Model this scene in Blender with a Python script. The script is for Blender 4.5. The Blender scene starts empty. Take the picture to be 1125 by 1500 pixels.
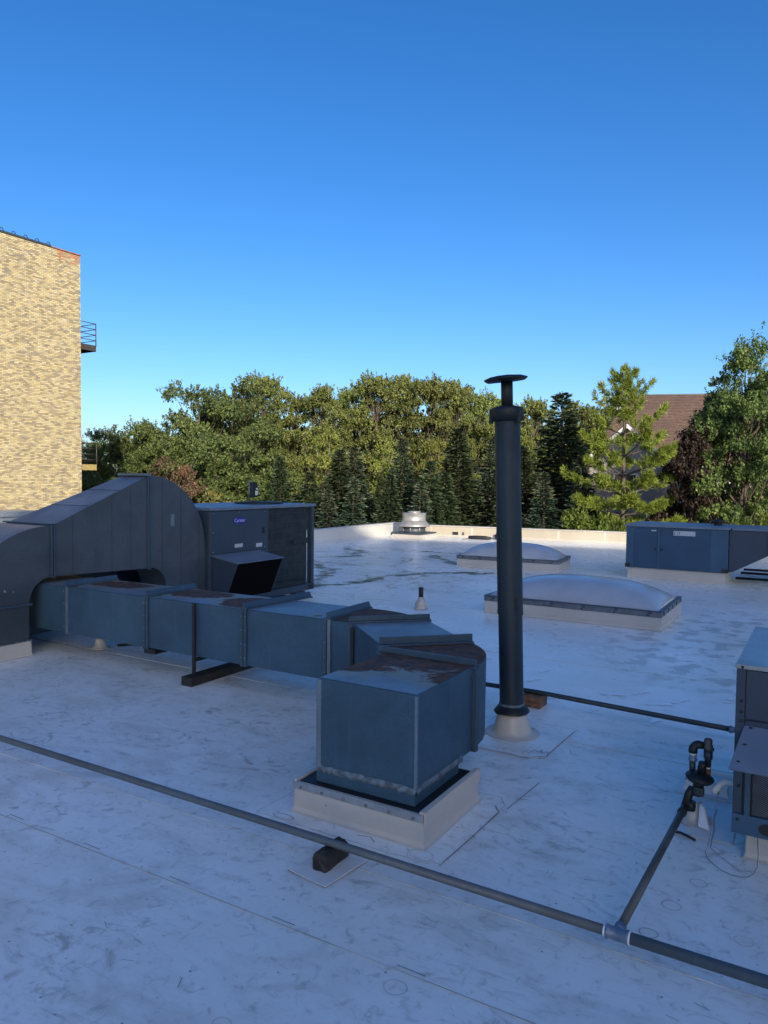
import bpy, bmesh, math, random
import numpy as np
from mathutils import Vector, Matrix, noise as mnoise

scene = bpy.context.scene
COL = scene.collection
R = math.radians

# ------------------------------------------------------------------ camera
cam_data = bpy.data.cameras.new("camera")
cam = bpy.data.objects.new("camera", cam_data)
COL.objects.link(cam)
scene.camera = cam
yaw, pitch, roll = R(30.9), R(2.6), R(0.64)
fw = Vector((-math.sin(yaw) * math.cos(pitch), math.cos(yaw) * math.cos(pitch), -math.sin(pitch)))
rt = Vector((math.cos(yaw), math.sin(yaw), 0))
up = rt.cross(fw)
r2 = rt * math.cos(roll) + up * math.sin(roll)
u2 = up * math.cos(roll) - rt * math.sin(roll)
cam.matrix_world = Matrix(((r2.x, u2.x, -fw.x, 0), (r2.y, u2.y, -fw.y, 0), (r2.z, u2.z, -fw.z, 2.5), (0, 0, 0, 1)))
cam_data.sensor_fit = 'HORIZONTAL'
cam_data.sensor_width = 36
cam_data.lens = 36 * 1090 / 1125
cam_data.clip_start = 0.05
cam_data.clip_end = 3000

# ------------------------------------------------------------------ sky, sun, exposure
SUN_ELEV, SUN_ROT = R(20), R(135)
world = bpy.data.worlds.new("World")
scene.world = world
world.use_nodes = True
wn, wl = world.node_tree.nodes, world.node_tree.links
wn.clear()
sky = wn.new('ShaderNodeTexSky')
sky.sky_type = 'NISHITA'
sky.sun_disc = False
sky.sun_elevation = SUN_ELEV
sky.sun_rotation = SUN_ROT
sky.altitude = 200
sky.air_density = 0.8
sky.dust_density = 1.9
sky.ozone_density = 3.0
hsv = wn.new('ShaderNodeHueSaturation')
hsv.inputs['Saturation'].default_value = 1.29
hsv.inputs['Hue'].default_value = 0.506
bg = wn.new('ShaderNodeBackground')
bg.inputs['Strength'].default_value = 0.125
wo = wn.new('ShaderNodeOutputWorld')
wl.new(sky.outputs[0], hsv.inputs['Color'])
wl.new(hsv.outputs[0], bg.inputs['Color'])
wl.new(bg.outputs[0], wo.inputs['Surface'])

sun_data = bpy.data.lights.new("sun", 'SUN')
sun_data.energy = 3.6
sun_data.angle = R(0.53)
sun_data.color = (1.0, 0.895, 0.72)
sun = bpy.data.objects.new("sun", sun_data)
COL.objects.link(sun)
sd = Vector((math.sin(SUN_ROT) * math.cos(SUN_ELEV), math.cos(SUN_ROT) * math.cos(SUN_ELEV), math.sin(SUN_ELEV)))
sun.rotation_euler = sd.to_track_quat('Z', 'Y').to_euler()
sun.location = (20, -20, 30)

scene.view_settings.view_transform = 'Standard'
scene.view_settings.look = 'None'
scene.view_settings.gamma = 1
scene.view_settings.exposure = 0.8
scene.view_settings.use_curve_mapping = False
scene.render.engine = 'CYCLES'
scene.cycles.use_denoising = True
scene.cycles.max_bounces = 6
scene.cycles.transparent_max_bounces = 8

# ------------------------------------------------------------------ small helpers
def tag(o, label=None, cat=None, group=None, kind=None):
    if label: o['label'] = label
    if cat: o['category'] = cat
    if group: o['group'] = group
    if kind: o['kind'] = kind
    return o

def empty(name, loc, label, cat, group=None, rz=0.0):
    o = bpy.data.objects.new(name, None)
    o.empty_display_size = 0.2
    o.location = loc
    o.rotation_euler = (0, 0, rz)
    COL.objects.link(o)
    return tag(o, label, cat, group)

class MB:
    """collects faces; build() links them as one mesh object. World coordinates unless the parent is moved."""
    def __init__(self):
        self.v, self.f, self.a, self.sm = [], [], {}, []
    def add(self, vs, fs, smooth=False):
        b = len(self.v)
        self.v += [tuple(p) for p in vs]
        self.f += [tuple(i + b for i in q) for q in fs]
        self.sm += [smooth] * len(fs)
        return self
    def box(self, x0, x1, y0, y1, z0, z1):
        vs = [(x0, y0, z0), (x1, y0, z0), (x1, y1, z0), (x0, y1, z0), (x0, y0, z1), (x1, y0, z1), (x1, y1, z1), (x0, y1, z1)]
        return self.hexa(vs)
    def hexa(self, vs):
        return self.add(vs, [(0, 3, 2, 1), (4, 5, 6, 7), (0, 1, 5, 4), (1, 2, 6, 5), (2, 3, 7, 6), (3, 0, 4, 7)])
    def prism(self, poly, axis, a0, a1, smooth=False):
        """poly: list of 2D points; axis 'z': (x,y) extruded in z; 'x': (y,z) extruded in x; 'y': (x,z) extruded in y"""
        def P(p, a):
            return {'z': (p[0], p[1], a), 'x': (a, p[0], p[1]), 'y': (p[0], a, p[1])}[axis]
        n = len(poly)
        area = sum(poly[i][0] * poly[(i + 1) % n][1] - poly[(i + 1) % n][0] * poly[i][1] for i in range(n))
        if (area < 0) != (axis == 'y'):
            poly = poly[::-1]
        vs = [P(p, a0) for p in poly] + [P(p, a1) for p in poly]
        fs = [tuple(range(n - 1, -1, -1)), tuple(range(n, 2 * n))]
        fs += [(i, (i + 1) % n, n + (i + 1) % n, n + i) for i in range(n)]
        return self.add(vs, fs, smooth)
    def tube(self, pts, r, n=12, caps=True, smooth=True):
        pts = [Vector(p) for p in pts]
        rs = r if isinstance(r, (list, tuple)) else [r] * len(pts)
        vs, fs = [], []
        prev = None
        for i, p in enumerate(pts):
            if i == 0: t = pts[1] - pts[0]
            elif i == len(pts) - 1: t = pts[-1] - pts[-2]
            else: t = (pts[i] - pts[i - 1]).normalized() + (pts[i + 1] - pts[i]).normalized()
            t.normalize()
            if prev is None:
                a = Vector((0, 0, 1)) if abs(t.z) < .9 else Vector((1, 0, 0))
                nx = t.cross(a).normalized()
            else:
                nx = (prev - t * prev.dot(t)).normalized()
            prev = nx
            ny = t.cross(nx)
            for k in range(n):
                an = 2 * math.pi * k / n
                vs.append(p + (nx * math.cos(an) + ny * math.sin(an)) * rs[i])
        for i in range(len(pts) - 1):
            for k in range(n):
                fs.append((i * n + k, i * n + (k + 1) % n, (i + 1) * n + (k + 1) % n, (i + 1) * n + k))
        self.add(vs, fs, smooth)
        if caps:
            m = len(pts) - 1
            b = len(self.v) - len(vs)
            self.f += [tuple(b + k for k in range(n - 1, -1, -1)), tuple(b + m * n + k for k in range(n))]
            self.sm += [False, False]
        return self
    def lathe(self, prof, c=(0, 0, 0), n=32, smooth=True, tilt=None, jit=0.0):
        vs, fs = [], []
        for (r, z) in prof:
            for k in range(n):
                a = 2 * math.pi * k / n
                p = Vector((r * math.cos(a), r * math.sin(a), z))
                if jit: p += Vector((mnoise.noise(p * 9), mnoise.noise(p * 9 + Vector((5, 0, 0))), mnoise.noise(p * 9 + Vector((0, 7, 0))))) * jit
                if tilt is not None: p = tilt @ p
                vs.append(p + Vector(c))
        m = len(prof)
        for i in range(m - 1):
            for k in range(n):
                fs.append((i * n + k, i * n + (k + 1) % n, (i + 1) * n + (k + 1) % n, (i + 1) * n + k))
        self.add(vs, fs, smooth)
        b = len(self.v) - len(vs)
        self.f += [tuple(b + k for k in range(n - 1, -1, -1)), tuple(b + (m - 1) * n + k for k in range(n))]
        self.sm += [False, False]
        return self
    def grid(self, fn, nu, nv, smooth=True):
        vs = [fn(i / nu, j / nv) for j in range(nv + 1) for i in range(nu + 1)]
        fs = [(j * (nu + 1) + i, j * (nu + 1) + i + 1, (j + 1) * (nu + 1) + i + 1, (j + 1) * (nu + 1) + i) for j in range(nv) for i in range(nu)]
        return self.add(vs, fs, smooth)
    def ribbon(self, pts, w, z):
        """thin flat line lying on the roof"""
        for (x0, y0), (x1, y1) in zip(pts, pts[1:]):
            d = Vector((x1 - x0, y1 - y0)); L = d.length
            if L < 1e-6: continue
            nrm = Vector((-d.y, d.x)) / L * w / 2
            self.add([(x0 - nrm.x, y0 - nrm.y, z), (x1 - nrm.x, y1 - nrm.y, z), (x1 + nrm.x, y1 + nrm.y, z), (x0 + nrm.x, y0 + nrm.y, z)], [(0, 1, 2, 3)])
        return self
    def build(self, name, mat, parent=None, bevel=0.0, attr=None):
        me = bpy.data.meshes.new(name)
        me.from_pydata(self.v, [], self.f)
        me.polygons.foreach_set('use_smooth', self.sm)
        if attr:
            at = me.attributes.new('rust', 'FLOAT', 'POINT')
            at.data.foreach_set('value', [attr(*p) for p in self.v])
        me.update()
        me.materials.append(mat)
        o = bpy.data.objects.new(name, me)
        COL.objects.link(o)
        if parent is not None:
            o.parent = parent
            T = Matrix.Translation(parent.location) @ parent.rotation_euler.to_matrix().to_4x4()
            q = parent.parent
            while q is not None:
                T = Matrix.Translation(q.location) @ q.rotation_euler.to_matrix().to_4x4() @ T
                q = q.parent
            if getattr(self, 'world', True):
                me.transform(T.inverted())
        if bevel:
            m = o.modifiers.new('bevel', 'BEVEL'); m.width = bevel; m.segments = 2; m.limit_method = 'ANGLE'; m.angle_limit = R(40)
        return o

def box(name, mat, parent, x0, x1, y0, y1, z0, z1, bevel=0.0):
    return MB().box(x0, x1, y0, y1, z0, z1).build(name, mat, parent, bevel)

def copy_tree(o, parent=None):
    c = o.copy(); COL.objects.link(c)
    if parent is not None: c.parent = parent
    for ch in list(o.children): copy_tree(ch, c)
    return c

# ------------------------------------------------------------------ materials
class NT:
    def __init__(self, name):
        self.m = bpy.data.materials.new(name)
        self.m.use_nodes = True
        self.t = self.m.node_tree
        self.t.nodes.clear()
        self.out = self.t.nodes.new('ShaderNodeOutputMaterial')
    def n(self, typ, props=None, **ins):
        nd = self.t.nodes.new('ShaderNode' + typ)
        for k, v in (props or {}).items(): setattr(nd, k, v)
        for k, v in ins.items():
            key = int(k[1:]) if k[0] == '_' and k[1:].isdigit() else k.replace('_', ' ')
            s = nd.inputs[key]
            if isinstance(v, bpy.types.NodeSocket): self.t.links.new(v, s)
            else:
                if isinstance(v, tuple) and len(v) == 3 and s.type == 'RGBA': v = (*v, 1)
                s.default_value = v
        return nd
    def noise(self, vec, scale, detail=4, rough=.55, dist=0.0):
        return self.n('TexNoise', Vector=vec, Scale=scale, Detail=detail, Roughness=rough, Distortion=dist).outputs['Fac']
    def ramp(self, fac, lo, hi):
        return self.n('MapRange', {'interpolation_type': 'SMOOTHSTEP'}, Value=fac, From_Min=lo, From_Max=hi).outputs[0]
    def mix(self, fac, a, b, blend='MIX'):
        nd = self.t.nodes.new('ShaderNodeMix'); nd.data_type = 'RGBA'; nd.blend_type = blend
        for i, v in ((0, fac), (6, a), (7, b)):
            s = nd.inputs[i]
            if isinstance(v, bpy.types.NodeSocket): self.t.links.new(v, s)
            else: s.default_value = (*v, 1) if isinstance(v, tuple) and len(v) == 3 else v
        return nd.outputs[2]
    def math(self, op, a, b=0.0, c=0.0):
        nd = self.t.nodes.new('ShaderNodeMath'); nd.operation = op
        for i, v in enumerate((a, b, c)):
            if isinstance(v, bpy.types.NodeSocket): self.t.links.new(v, nd.inputs[i])
            else: nd.inputs[i].default_value = v
        return nd.outputs[0]
    def mapping(self, vec, scale=(1, 1, 1), rot=(0, 0, 0), loc=(0, 0, 0)):
        return self.n('Mapping', Vector=vec, Scale=scale, Rotation=rot, Location=loc).outputs[0]
    def pos(self):
        return self.n('NewGeometry').outputs['Position']
    def bump(self, h, strength=.2, dist=.02):
        return self.n('Bump', Strength=strength, Distance=dist, Height=h).outputs[0]
    def bsdf(self, **ins):
        b = self.n('BsdfPrincipled', **ins)
        self.t.links.new(b.outputs[0], self.out.inputs['Surface'])
        return self.m

def plain(name, col, rough=.5, metal=0.0, var=.12, scale=6.0, bump=.0, bscale=40):
    t = NT(name)
    p = t.n('TexCoord').outputs['Object']
    f = t.noise(p, scale, 5)
    c = t.mix(t.ramp(f, .3, .7), tuple(v * (1 - var) for v in col), tuple(min(1, v * (1 + var)) for v in col))
    kw = dict(Base_Color=c, Roughness=t.math('MULTIPLY_ADD', f, .2, rough - .1), Metallic=metal)
    if bump: kw['Normal'] = t.bump(t.noise(p, bscale, 3), bump, .01)
    return t.bsdf(**kw)

def membrane(name, base, dirt=1.0, far=False):
    t = NT(name)
    p = t.pos()
    big = t.noise(p, .45, 5, .6)
    wr = t.noise(t.mapping(p, (.35, 2.6, 1), (0, 0, .25)), 1.6, 3, .5, 1.5)
    med = t.noise(p, 2.3, 8, .62, .6)
    fine = t.noise(p, 11, 8, .7, .8)
    streak = t.noise(t.mapping(p, (2.2, 9, 3), (0, 0, R(12))), 2.0, 8, .68, 1.2)
    streak2 = t.noise(t.mapping(p, (8, 2.5, 3), (0, 0, R(-35))), 1.7, 8, .7, 1.5)
    c = t.mix(t.ramp(big, .3, .7), tuple(v * .84 for v in base), tuple(min(.88, v * 1.05) for v in base))
    if dirt:
        yy = t.n('SeparateXYZ', Vector=p).outputs[1]
        clean = t.math('MULTIPLY_ADD', t.ramp(yy, 6.8, 9.5), -.82, 1.0) if far else 1.0
        patch = t.ramp(t.noise(p, .75, 4, .6, .4), .42, .68)
        soft = t.math('MULTIPLY', t.ramp(t.noise(t.mapping(p, (1, 1.6, 1), (0, 0, .3)), 1.25, 6, .62, 1.0), .46, .7), .42 * dirt)
        c = t.mix(t.math('MULTIPLY', soft, clean), c, (.44, .40, .335))
        m1 = t.math('MULTIPLY', t.ramp(streak, .52, .72), t.math('MULTIPLY_ADD', patch, .42 * dirt, .12 * dirt))
        c = t.mix(t.math('MULTIPLY', m1, clean), c, (.27, .255, .235))
        m2 = t.math('MULTIPLY', t.ramp(streak2, .58, .74), t.math('MULTIPLY_ADD', patch, .5 * dirt, .08 * dirt))
        c = t.mix(t.math('MULTIPLY', m2, clean), c, (.2, .185, .165))
        m3 = t.math('MULTIPLY', t.ramp(fine, .52, .7), .5 * dirt)
        smud = t.math('MULTIPLY', t.ramp(t.noise(t.mapping(p, (1.0, 1.5, 1)), 3.1, 7, .66, 1.4), .53, .68), t.ramp(t.noise(p, 1.3, 3, .5), .45, .6))
        c = t.mix(t.math('MULTIPLY', t.math('MULTIPLY', smud, .62 * dirt), clean), c, (.25, .225, .19))
        c = t.mix(t.math('MULTIPLY', m3, clean), c, (.3, .28, .25))
        m4 = t.math('MULTIPLY', t.ramp(t.noise(p, 1.1, 7, .66, .9), .57, .7), .5 * dirt)
        c = t.mix(t.math('MULTIPLY', m4, clean), c, tuple(min(.86, v * 1.22) for v in base))
        vor = t.n('TexVoronoi', Vector=p, Scale=13.0)
        gate = t.ramp(t.n('SeparateColor', Color=vor.outputs['Color']).outputs[0], .84, .88)
        spk = t.math('MULTIPLY', t.math('SUBTRACT', 1.0, t.ramp(vor.outputs['Distance'], .05, .14)), gate)
        c = t.mix(t.math('MULTIPLY', spk, .75), c, (.09, .085, .08))
    rough = t.math('MULTIPLY_ADD', med, .3, .24)
    if far:
        # thin green-brown tide lines where puddles have dried, only on the low far-left part of the roof
        sx = t.n('SeparateXYZ', Vector=p)
        x, y = sx.outputs[0], sx.outputs[1]
        d = t.math('ADD', t.math('POWER', t.math('MULTIPLY', t.math('ADD', x, 11.2), .2), 2.0), t.math('POWER', t.math('MULTIPLY', t.math('SUBTRACT', y, 18.6), .16), 2.0))
        reg = t.math('SUBTRACT', 1.0, t.ramp(d, .35, 1.3))
        line = t.math('ABSOLUTE', t.math('SUBTRACT', t.noise(p, .34, 5, .62, .5), .5))
        ln = t.math('SUBTRACT', 1.0, t.ramp(line, .004, .03))
        brk = t.ramp(t.noise(p, 1.6, 4, .6), .42, .6)
        tide = t.math('MULTIPLY', t.math('MULTIPLY', ln, reg), brk)
        c = t.mix(t.math('MULTIPLY', tide, .8), c, (.13, .14, .06))
        wet = t.ramp(t.noise(p, .22, 3, .5), .38, .62)
        rough = t.math('MULTIPLY', rough, t.math('MULTIPLY_ADD', t.ramp(y, 6.5, 10.0), -.25, 1.0))
        # scuffed dark spots to the right, in front of the blue rooftop unit
        d2 = t.math('ADD', t.math('POWER', t.math('MULTIPLY', t.math('ADD', x, 1.2), .45), 2.0), t.math('POWER', t.math('MULTIPLY', t.math('SUBTRACT', y, 12.5), .28), 2.0))
        reg2 = t.math('SUBTRACT', 1.0, t.ramp(d2, .3, 1.2))
        sp = t.math('MULTIPLY', t.ramp(t.noise(p, 3.4, 3, .5), .5, .6), reg2)
        c = t.mix(t.math('MULTIPLY', sp, .5), c, (.24, .23, .21))
    h = t.math('ADD', t.math('MULTIPLY_ADD', wr, .8, t.noise(p, 1.4, 4, .5)), t.math('MULTIPLY', fine, .12))
    return t.bsdf(Base_Color=c, Roughness=rough, Normal=t.bump(h, t.math('MULTIPLY_ADD', t.ramp(t.n('SeparateXYZ', Vector=p).outputs[1], 6.0, 11.0), -.22, .35) if far else .35, .012), Specular_IOR_Level=.5)

def galv(name, base, metal=.45, rough=.42, rust=False, streaks=.25, rc1=(.035, .018, .012), rc2=(.125, .055, .028)):
    t = NT(name)
    p = t.pos()
    vor = t.n('TexVoronoi', Vector=p, Scale=55.0)
    sp = t.n('SeparateColor', Color=vor.outputs['Color']).outputs[0]
    c = t.mix(sp, tuple(v * .9 for v in base), tuple(v * 1.1 for v in base))
    big = t.noise(p, 1.6, 6, .6, .4)
    c = t.mix(t.ramp(big, .35, .7), c, tuple(v * .72 for v in base))
    run = t.noise(t.mapping(p, (9, 9, .7)), 1.5, 6, .6)
    c = t.mix(t.math('MULTIPLY', t.ramp(run, .52, .75), streaks), c, tuple(min(1, v * 1.7) for v in base))
    rgh = t.math('MULTIPLY_ADD', big, .3, rough - .12)
    met = metal
    if rust:
        a = t.n('Attribute', {'attribute_name': 'rust'}).outputs['Fac']
        nz = t.noise(p, 5.5, 8, .65, .7)
        mask = t.ramp(t.math('ADD', a, t.math('MULTIPLY', t.math('SUBTRACT', nz, .5), 1.3)), .42, .6)
        rc = t.mix(t.ramp(t.noise(p, 9, 7, .7), .35, .65), rc1, rc2)
        if rc2[0] > .1:
            m0 = t.ramp(t.math('ADD', a, t.math('MULTIPLY', t.math('SUBTRACT', t.noise(p, 7.5, 8, .7, .5), .5), .9)), .10, .30)
            c = t.mix(t.math('MULTIPLY', m0, .75), c, (.27, .225, .155))
        c = t.mix(mask, c, rc)
        rgh = t.math('MULTIPLY_ADD', mask, .35, rgh)
        met = t.math('MULTIPLY', t.math('SUBTRACT', 1.0, mask), metal)
    return t.bsdf(Base_Color=c, Roughness=rgh, Metallic=met, Normal=t.bump(t.math('ADD', t.noise(p, 1.9, 3), t.math('MULTIPLY', t.noise(p, 30, 3), .02)), .3, .035))

def leaf_mat(name, c1, c2, c3=None, trans=.4):
    t = NT(name)
    at = t.n('Attribute', {'attribute_name': 'tint'}).outputs['Fac']
    rnd = t.n('ObjectInfo').outputs['Random']
    c = t.mix(at, c1, c2)
    if c3: c = t.mix(t.ramp(at, .8, .95), c, c3)
    hs = t.n('HueSaturation', Color=c, Hue=t.math('MULTIPLY_ADD', rnd, .03, .485), Value=t.math('MULTIPLY_ADD', rnd, .4, .8)).outputs[0]
    d = t.n('BsdfPrincipled', Base_Color=hs, Roughness=.55, Specular_IOR_Level=.35)
    tr = t.n('BsdfTranslucent', Color=hs)
    mx = t.n('MixShader', _0=trans, _1=d.outputs[0], _2=tr.outputs[0])
    t.t.links.new(mx.outputs[0], t.out.inputs['Surface'])
    return t.m

def brick_mat():
    t = NT('cream_brick')
    at = t.n('Attribute', {'attribute_name': 'tint', }).outputs['Color']
    p = t.pos()
    c = t.mix(t.ramp(t.noise(p, 14, 4), .3, .7), at, t.mix(.3, at, (.1, .08, .06)))
    return t.bsdf(Base_Color=c, Roughness=.85, Normal=t.bump(t.noise(p, 40, 3), .3, .01))

M = {}
M['roof'] = membrane('roof_membrane', (.88, .885, .82), 1.0, True)
M['wrap'] = membrane('wrapped_membrane', (.52, .48, .43), .3)
M['pad'] = membrane('pad_membrane', (.76, .75, .73), .35)
M['parapet'] = membrane('parapet_membrane', (.43, .38, .30), .3)
M['parapetw'] = membrane('parapet_white_membrane', (.62, .61, .58), .2)
M['cleanpatch'] = plain('light_print', (.86, .86, .88), .25, 0, .06, 20)
M['seamdirt'] = plain('seam_dirt', (.46, .44, .41), .7, 0, .4, 3)
M['tide'] = plain('tide_stain', (.20, .20, .11), .6, 0, .5, 4)
M['pen'] = plain('pen_line', (.26, .25, .25), .7, 0, .3, 15)
M['redpen'] = plain('red_crayon', (.36, .15, .17), .7, 0, .3, 15)
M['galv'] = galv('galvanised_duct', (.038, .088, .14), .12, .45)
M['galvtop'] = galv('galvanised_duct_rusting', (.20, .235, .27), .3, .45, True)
M['galvlight'] = galv('galvanised_flashing', (.42, .44, .46), .6, .35)
M['seam'] = galv('galvanised_angle', (.05, .09, .132), .2, .45)
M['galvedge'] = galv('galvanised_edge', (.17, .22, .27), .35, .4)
M['sealant'] = plain('grey_sealant', (.10, .135, .165), .6, 0, .5, 22, .4, 30)
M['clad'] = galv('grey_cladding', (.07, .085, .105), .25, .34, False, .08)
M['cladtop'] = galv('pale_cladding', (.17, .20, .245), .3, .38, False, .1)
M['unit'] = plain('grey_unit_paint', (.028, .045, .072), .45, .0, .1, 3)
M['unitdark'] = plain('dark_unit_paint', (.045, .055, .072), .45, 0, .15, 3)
M['hoodtop'] = plain('sky_lit_unit_paint', (.13, .17, .235), .4, 0, .12, 3)  # unit paint made paler and bluer for sky-lit tops and hoods
M['blueunit'] = plain('blue_grey_unit_paint', (.03, .08, .14), .5, 0, .12, 2)
M['bluedoor'] = plain('blue_grey_door_paint', (.02, .058, .115), .5, 0, .12, 2)
M['void'] = plain('intake_darkness', (.004, .004, .005), .95, 0, .1, 3)
M['void'].node_tree.nodes['Principled BSDF'].inputs['Specular IOR Level'].default_value = .05
M['black'] = plain('black_rubber', (.012, .013, .015), .55, 0, .3, 10)
M['blackwood'] = plain('black_tarred_wood', (.022, .02, .018), .75, 0, .5, 14, .6, 30)
M['coil'] = plain('dark_coil', (.03, .04, .047), .5, .2, .5, 7, .4, 60)
M['wire'] = plain('dark_wire', (.06, .07, .085), .45, .4, .1, 5)
M['steel'] = galv('stack_steel', (.016, .032, .047), .2, .5, True, .45, (.008, .008, .009), (.02, .017, .015))
M['steeldark'] = plain('dark_stack_steel', (.008, .012, .016), .55, .1, .3, 6)
M['pipe'] = galv('grey_pipe', (.13, .15, .165), .25, .5, False, .15)
M['pipedark'] = plain('dark_green_grey_pipe', (.022, .036, .045), .5, .1, .2, 5)
M['branchpipe'] = plain('brown_grey_pipe', (.085, .085, .08), .55, .1, .3, 9)
M['fitting'] = plain('grey_fitting', (.15, .20, .275), .45, .3, .15, 10)
M['white'] = plain('white_tape', (.75, .76, .77), .5, 0, .08, 12)
M['pvc'] = plain('grey_white_pvc', (.5, .5, .49), .45, 0, .1, 9)
M['sticker'] = plain('pale_sticker', (.42, .45, .50), .5, 0, .2, 40)
M['sticker_white'] = plain('white_sticker', (.62, .64, .68), .5, 0, .1, 40)
M['badge'] = plain('blue_badge', (.015, .012, .26), .35, 0, .05, 10)
M['badgetext'] = plain('badge_letters', (.55, .53, .80), .4, 0, .05, 10)
M['wood'] = plain('brown_wood', (.17, .085, .045), .75, 0, .4, 16, .5, 30)
M['alu'] = plain('aluminium_fan', (.36, .35, .33), .42, .5, .12, 5)
M['frame'] = plain('skylight_frame_metal', (.15, .165, .18), .4, .4, .2, 8)
M['yellowplank'] = plain('yellow_plank', (.34, .26, .09), .7, 0, .2, 8)
M['escape'] = plain('brown_steel', (.06, .05, .045), .6, .2, .2, 6)
M['mortar'] = plain('brick_mortar', (.19, .155, .095), .9, 0, .25, 5, .3, 30)  # mortar tone darkened to carry the shadow in the joints
M['redbrick'] = plain('red_flashing', (.30, .12, .085), .7, 0, .2, 4)
M['wallbrick'] = plain('brown_brick_wall', (.28, .22, .17), .9, 0, .2, 2)
M['brick'] = brick_mat()
M['grass'] = plain('grass', (.05, .075, .025), .9, 0, .4, .6)
M['bark'] = plain('bark', (.085, .065, .05), .9, 0, .4, 6, .5, 20)
M['palebark'] = plain('pale_bark', (.24, .21, .18), .85, 0, .4, 6, .5, 20)
M['siding'] = plain('taupe_siding', (.24, .22, .21), .8, 0, .1, 2)
M['trim'] = plain('white_trim', (.62, .62, .62), .6, 0, .06, 4)
M['glass'] = plain('dark_window_glass', (.03, .035, .04), .12, 0, .1, 2)
def shingle_mat():
    t = NT('brown_shingles')
    p = t.n('TexCoord').outputs['Object']
    a = t.noise(t.mapping(p, (2.2, 6, 6)), 1.6, 5, .7)
    b = t.noise(p, .6, 3)
    c = t.mix(t.ramp(a, .35, .65), (.07, .042, .034), (.14, .088, .07))
    c = t.mix(t.math('MULTIPLY', t.ramp(b, .4, .7), .4), c, (.065, .045, .04))
    return t.bsdf(Base_Color=c, Roughness=.9, Normal=t.bump(a, .4, .05))
M['shingle'] = shingle_mat()
def dome_mat():
    t = NT('milky_acrylic')
    p = t.n('TexCoord').outputs['Object']
    c = t.mix(t.ramp(t.noise(p, 2, 5), .35, .7), (.37, .40, .44), (.43, .46, .50))
    return t.bsdf(Base_Color=c, Roughness=.23, Subsurface_Weight=.25, Subsurface_Radius=(.1, .1, .1), Normal=t.bump(t.noise(p, 3, 5), .06, .02))
M['dome'] = dome_mat()
L = {
 'round': leaf_mat('leaf_green', (.062, .098, .032), (.245, .29, .09)),
 'poplar': leaf_mat('leaf_olive', (.095, .125, .035), (.33, .37, .11)),
 'yellow': leaf_mat('leaf_yellow_green', (.12, .155, .035), (.38, .40, .10)),
 'red': leaf_mat('leaf_red', (.10, .11, .05), (.33, .17, .12), (.36, .30, .12)),
 'orange': leaf_mat('leaf_orange', (.12, .14, .04), (.34, .26, .09), (.36, .18, .08)),
 'spruce': leaf_mat('needle_dark', (.018, .038, .022), (.085, .115, .05), None, .15),
 'spruceb': leaf_mat('needle_blue', (.022, .045, .033), (.08, .118, .075), (.12, .125, .07), .15),
 'pine': leaf_mat('needle_yellow_green', (.075, .11, .018), (.34, .39, .055), None, .3),
 'bush': leaf_mat('leaf_bush', (.06, .09, .02), (.22, .26, .04)),
 'purple': leaf_mat('leaf_purple', (.02, .013, .013), (.055, .032, .026), (.16, .085, .04)),
 'maple': leaf_mat('leaf_maple', (.045, .08, .024), (.20, .25, .07), (.30, .30, .10)),
}

# ------------------------------------------------------------------ setting: ground and flat roof
g = MB().add([(-400, -300, -5), (400, -300, -5), (400, 700, -5), (-400, 700, -5)], [(0, 1, 2, 3)]).build('ground', M['grass'])
tag(g, kind='structure')

FA = R(8.65)                                    # the far parapet runs a little askew
fu = Vector((math.cos(FA), math.sin(FA)))
fn_ = Vector((-math.sin(FA), math.cos(FA)))
PC = Vector((-16.4, 28.7))                      # inner corner of the two parapets
PE = PC + fu * 44
roof = MB().prism([(-16.75, -2.2), (27, -2.2), (PE.x, PE.y + .3), (PC.x - .35, PC.y + .3)], 'z', -5.0, -0.03).build('roof', M['wallbrick'])
tag(roof, kind='structure')
rt_obj = roof
# membrane sheets, each lapped over the next: near edge 5 mm proud of the sheet in front of it
edges = [-2.2, 0.8, 3.17, 3.9, 6.95, 10.0, 13.05, 16.1, 19.15, 22.2, 25.25, 40]
seam_lines = MB()
def far_y(x): return PC.y + (x - PC.x) * math.tan(FA)
for y0, y1 in zip(edges, edges[1:]):
    m = MB()
    k = .012 if y0 < 6 else 0.0
    nx = 22
    for i in range(nx):
        xa, xb = -16.6 + i * 43.6 / nx, -16.6 + (i + 1) * 43.6 / nx
        def Y(y, x): return min(y, far_y(x) + .1) + k * (x + 5) + .008 * mnoise.noise(Vector((x * .7, y, 3)))
        ya0, ya1, yb0, yb1 = Y(y0, xa), Y(y1, xa), Y(y0, xb), Y(y1, xb)
        if ya1 - ya0 < .01 and yb1 - yb0 < .01: continue
        m.add([(xa, ya0, -.001), (xb, yb0, -.001), (xb, yb1 + .03, -.004), (xa, ya1 + .03, -.004), (xa, ya0, -.006), (xb, yb0, -.006)],
              [(0, 1, 2, 3), (4, 5, 1, 0)])
    m.build('membrane_sheet', M['roof'], rt_obj)
    if 0 < y0 < 20:
        for i in range(nx):
            xa, xb = -16.6 + i * 43.6 / nx, -16.6 + (i + 1) * 43.6 / nx
            if xa > 3 or xb < -13: continue
            n_ = 14
            seam_lines.ribbon([(xa + (xb - xa) * q / n_, Y(y0, xa) + (Y(y0, xb) - Y(y0, xa)) * q / n_ - .003 + .002 * mnoise.noise(Vector((xa + q, y0, 1)))) for q in range(n_ + 1)], .006 if y0 < 3.5 else .004, .0006)

tag(seam_lines.build('seam_dirt', M['seamdirt'], rt_obj), kind='stuff')

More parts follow.
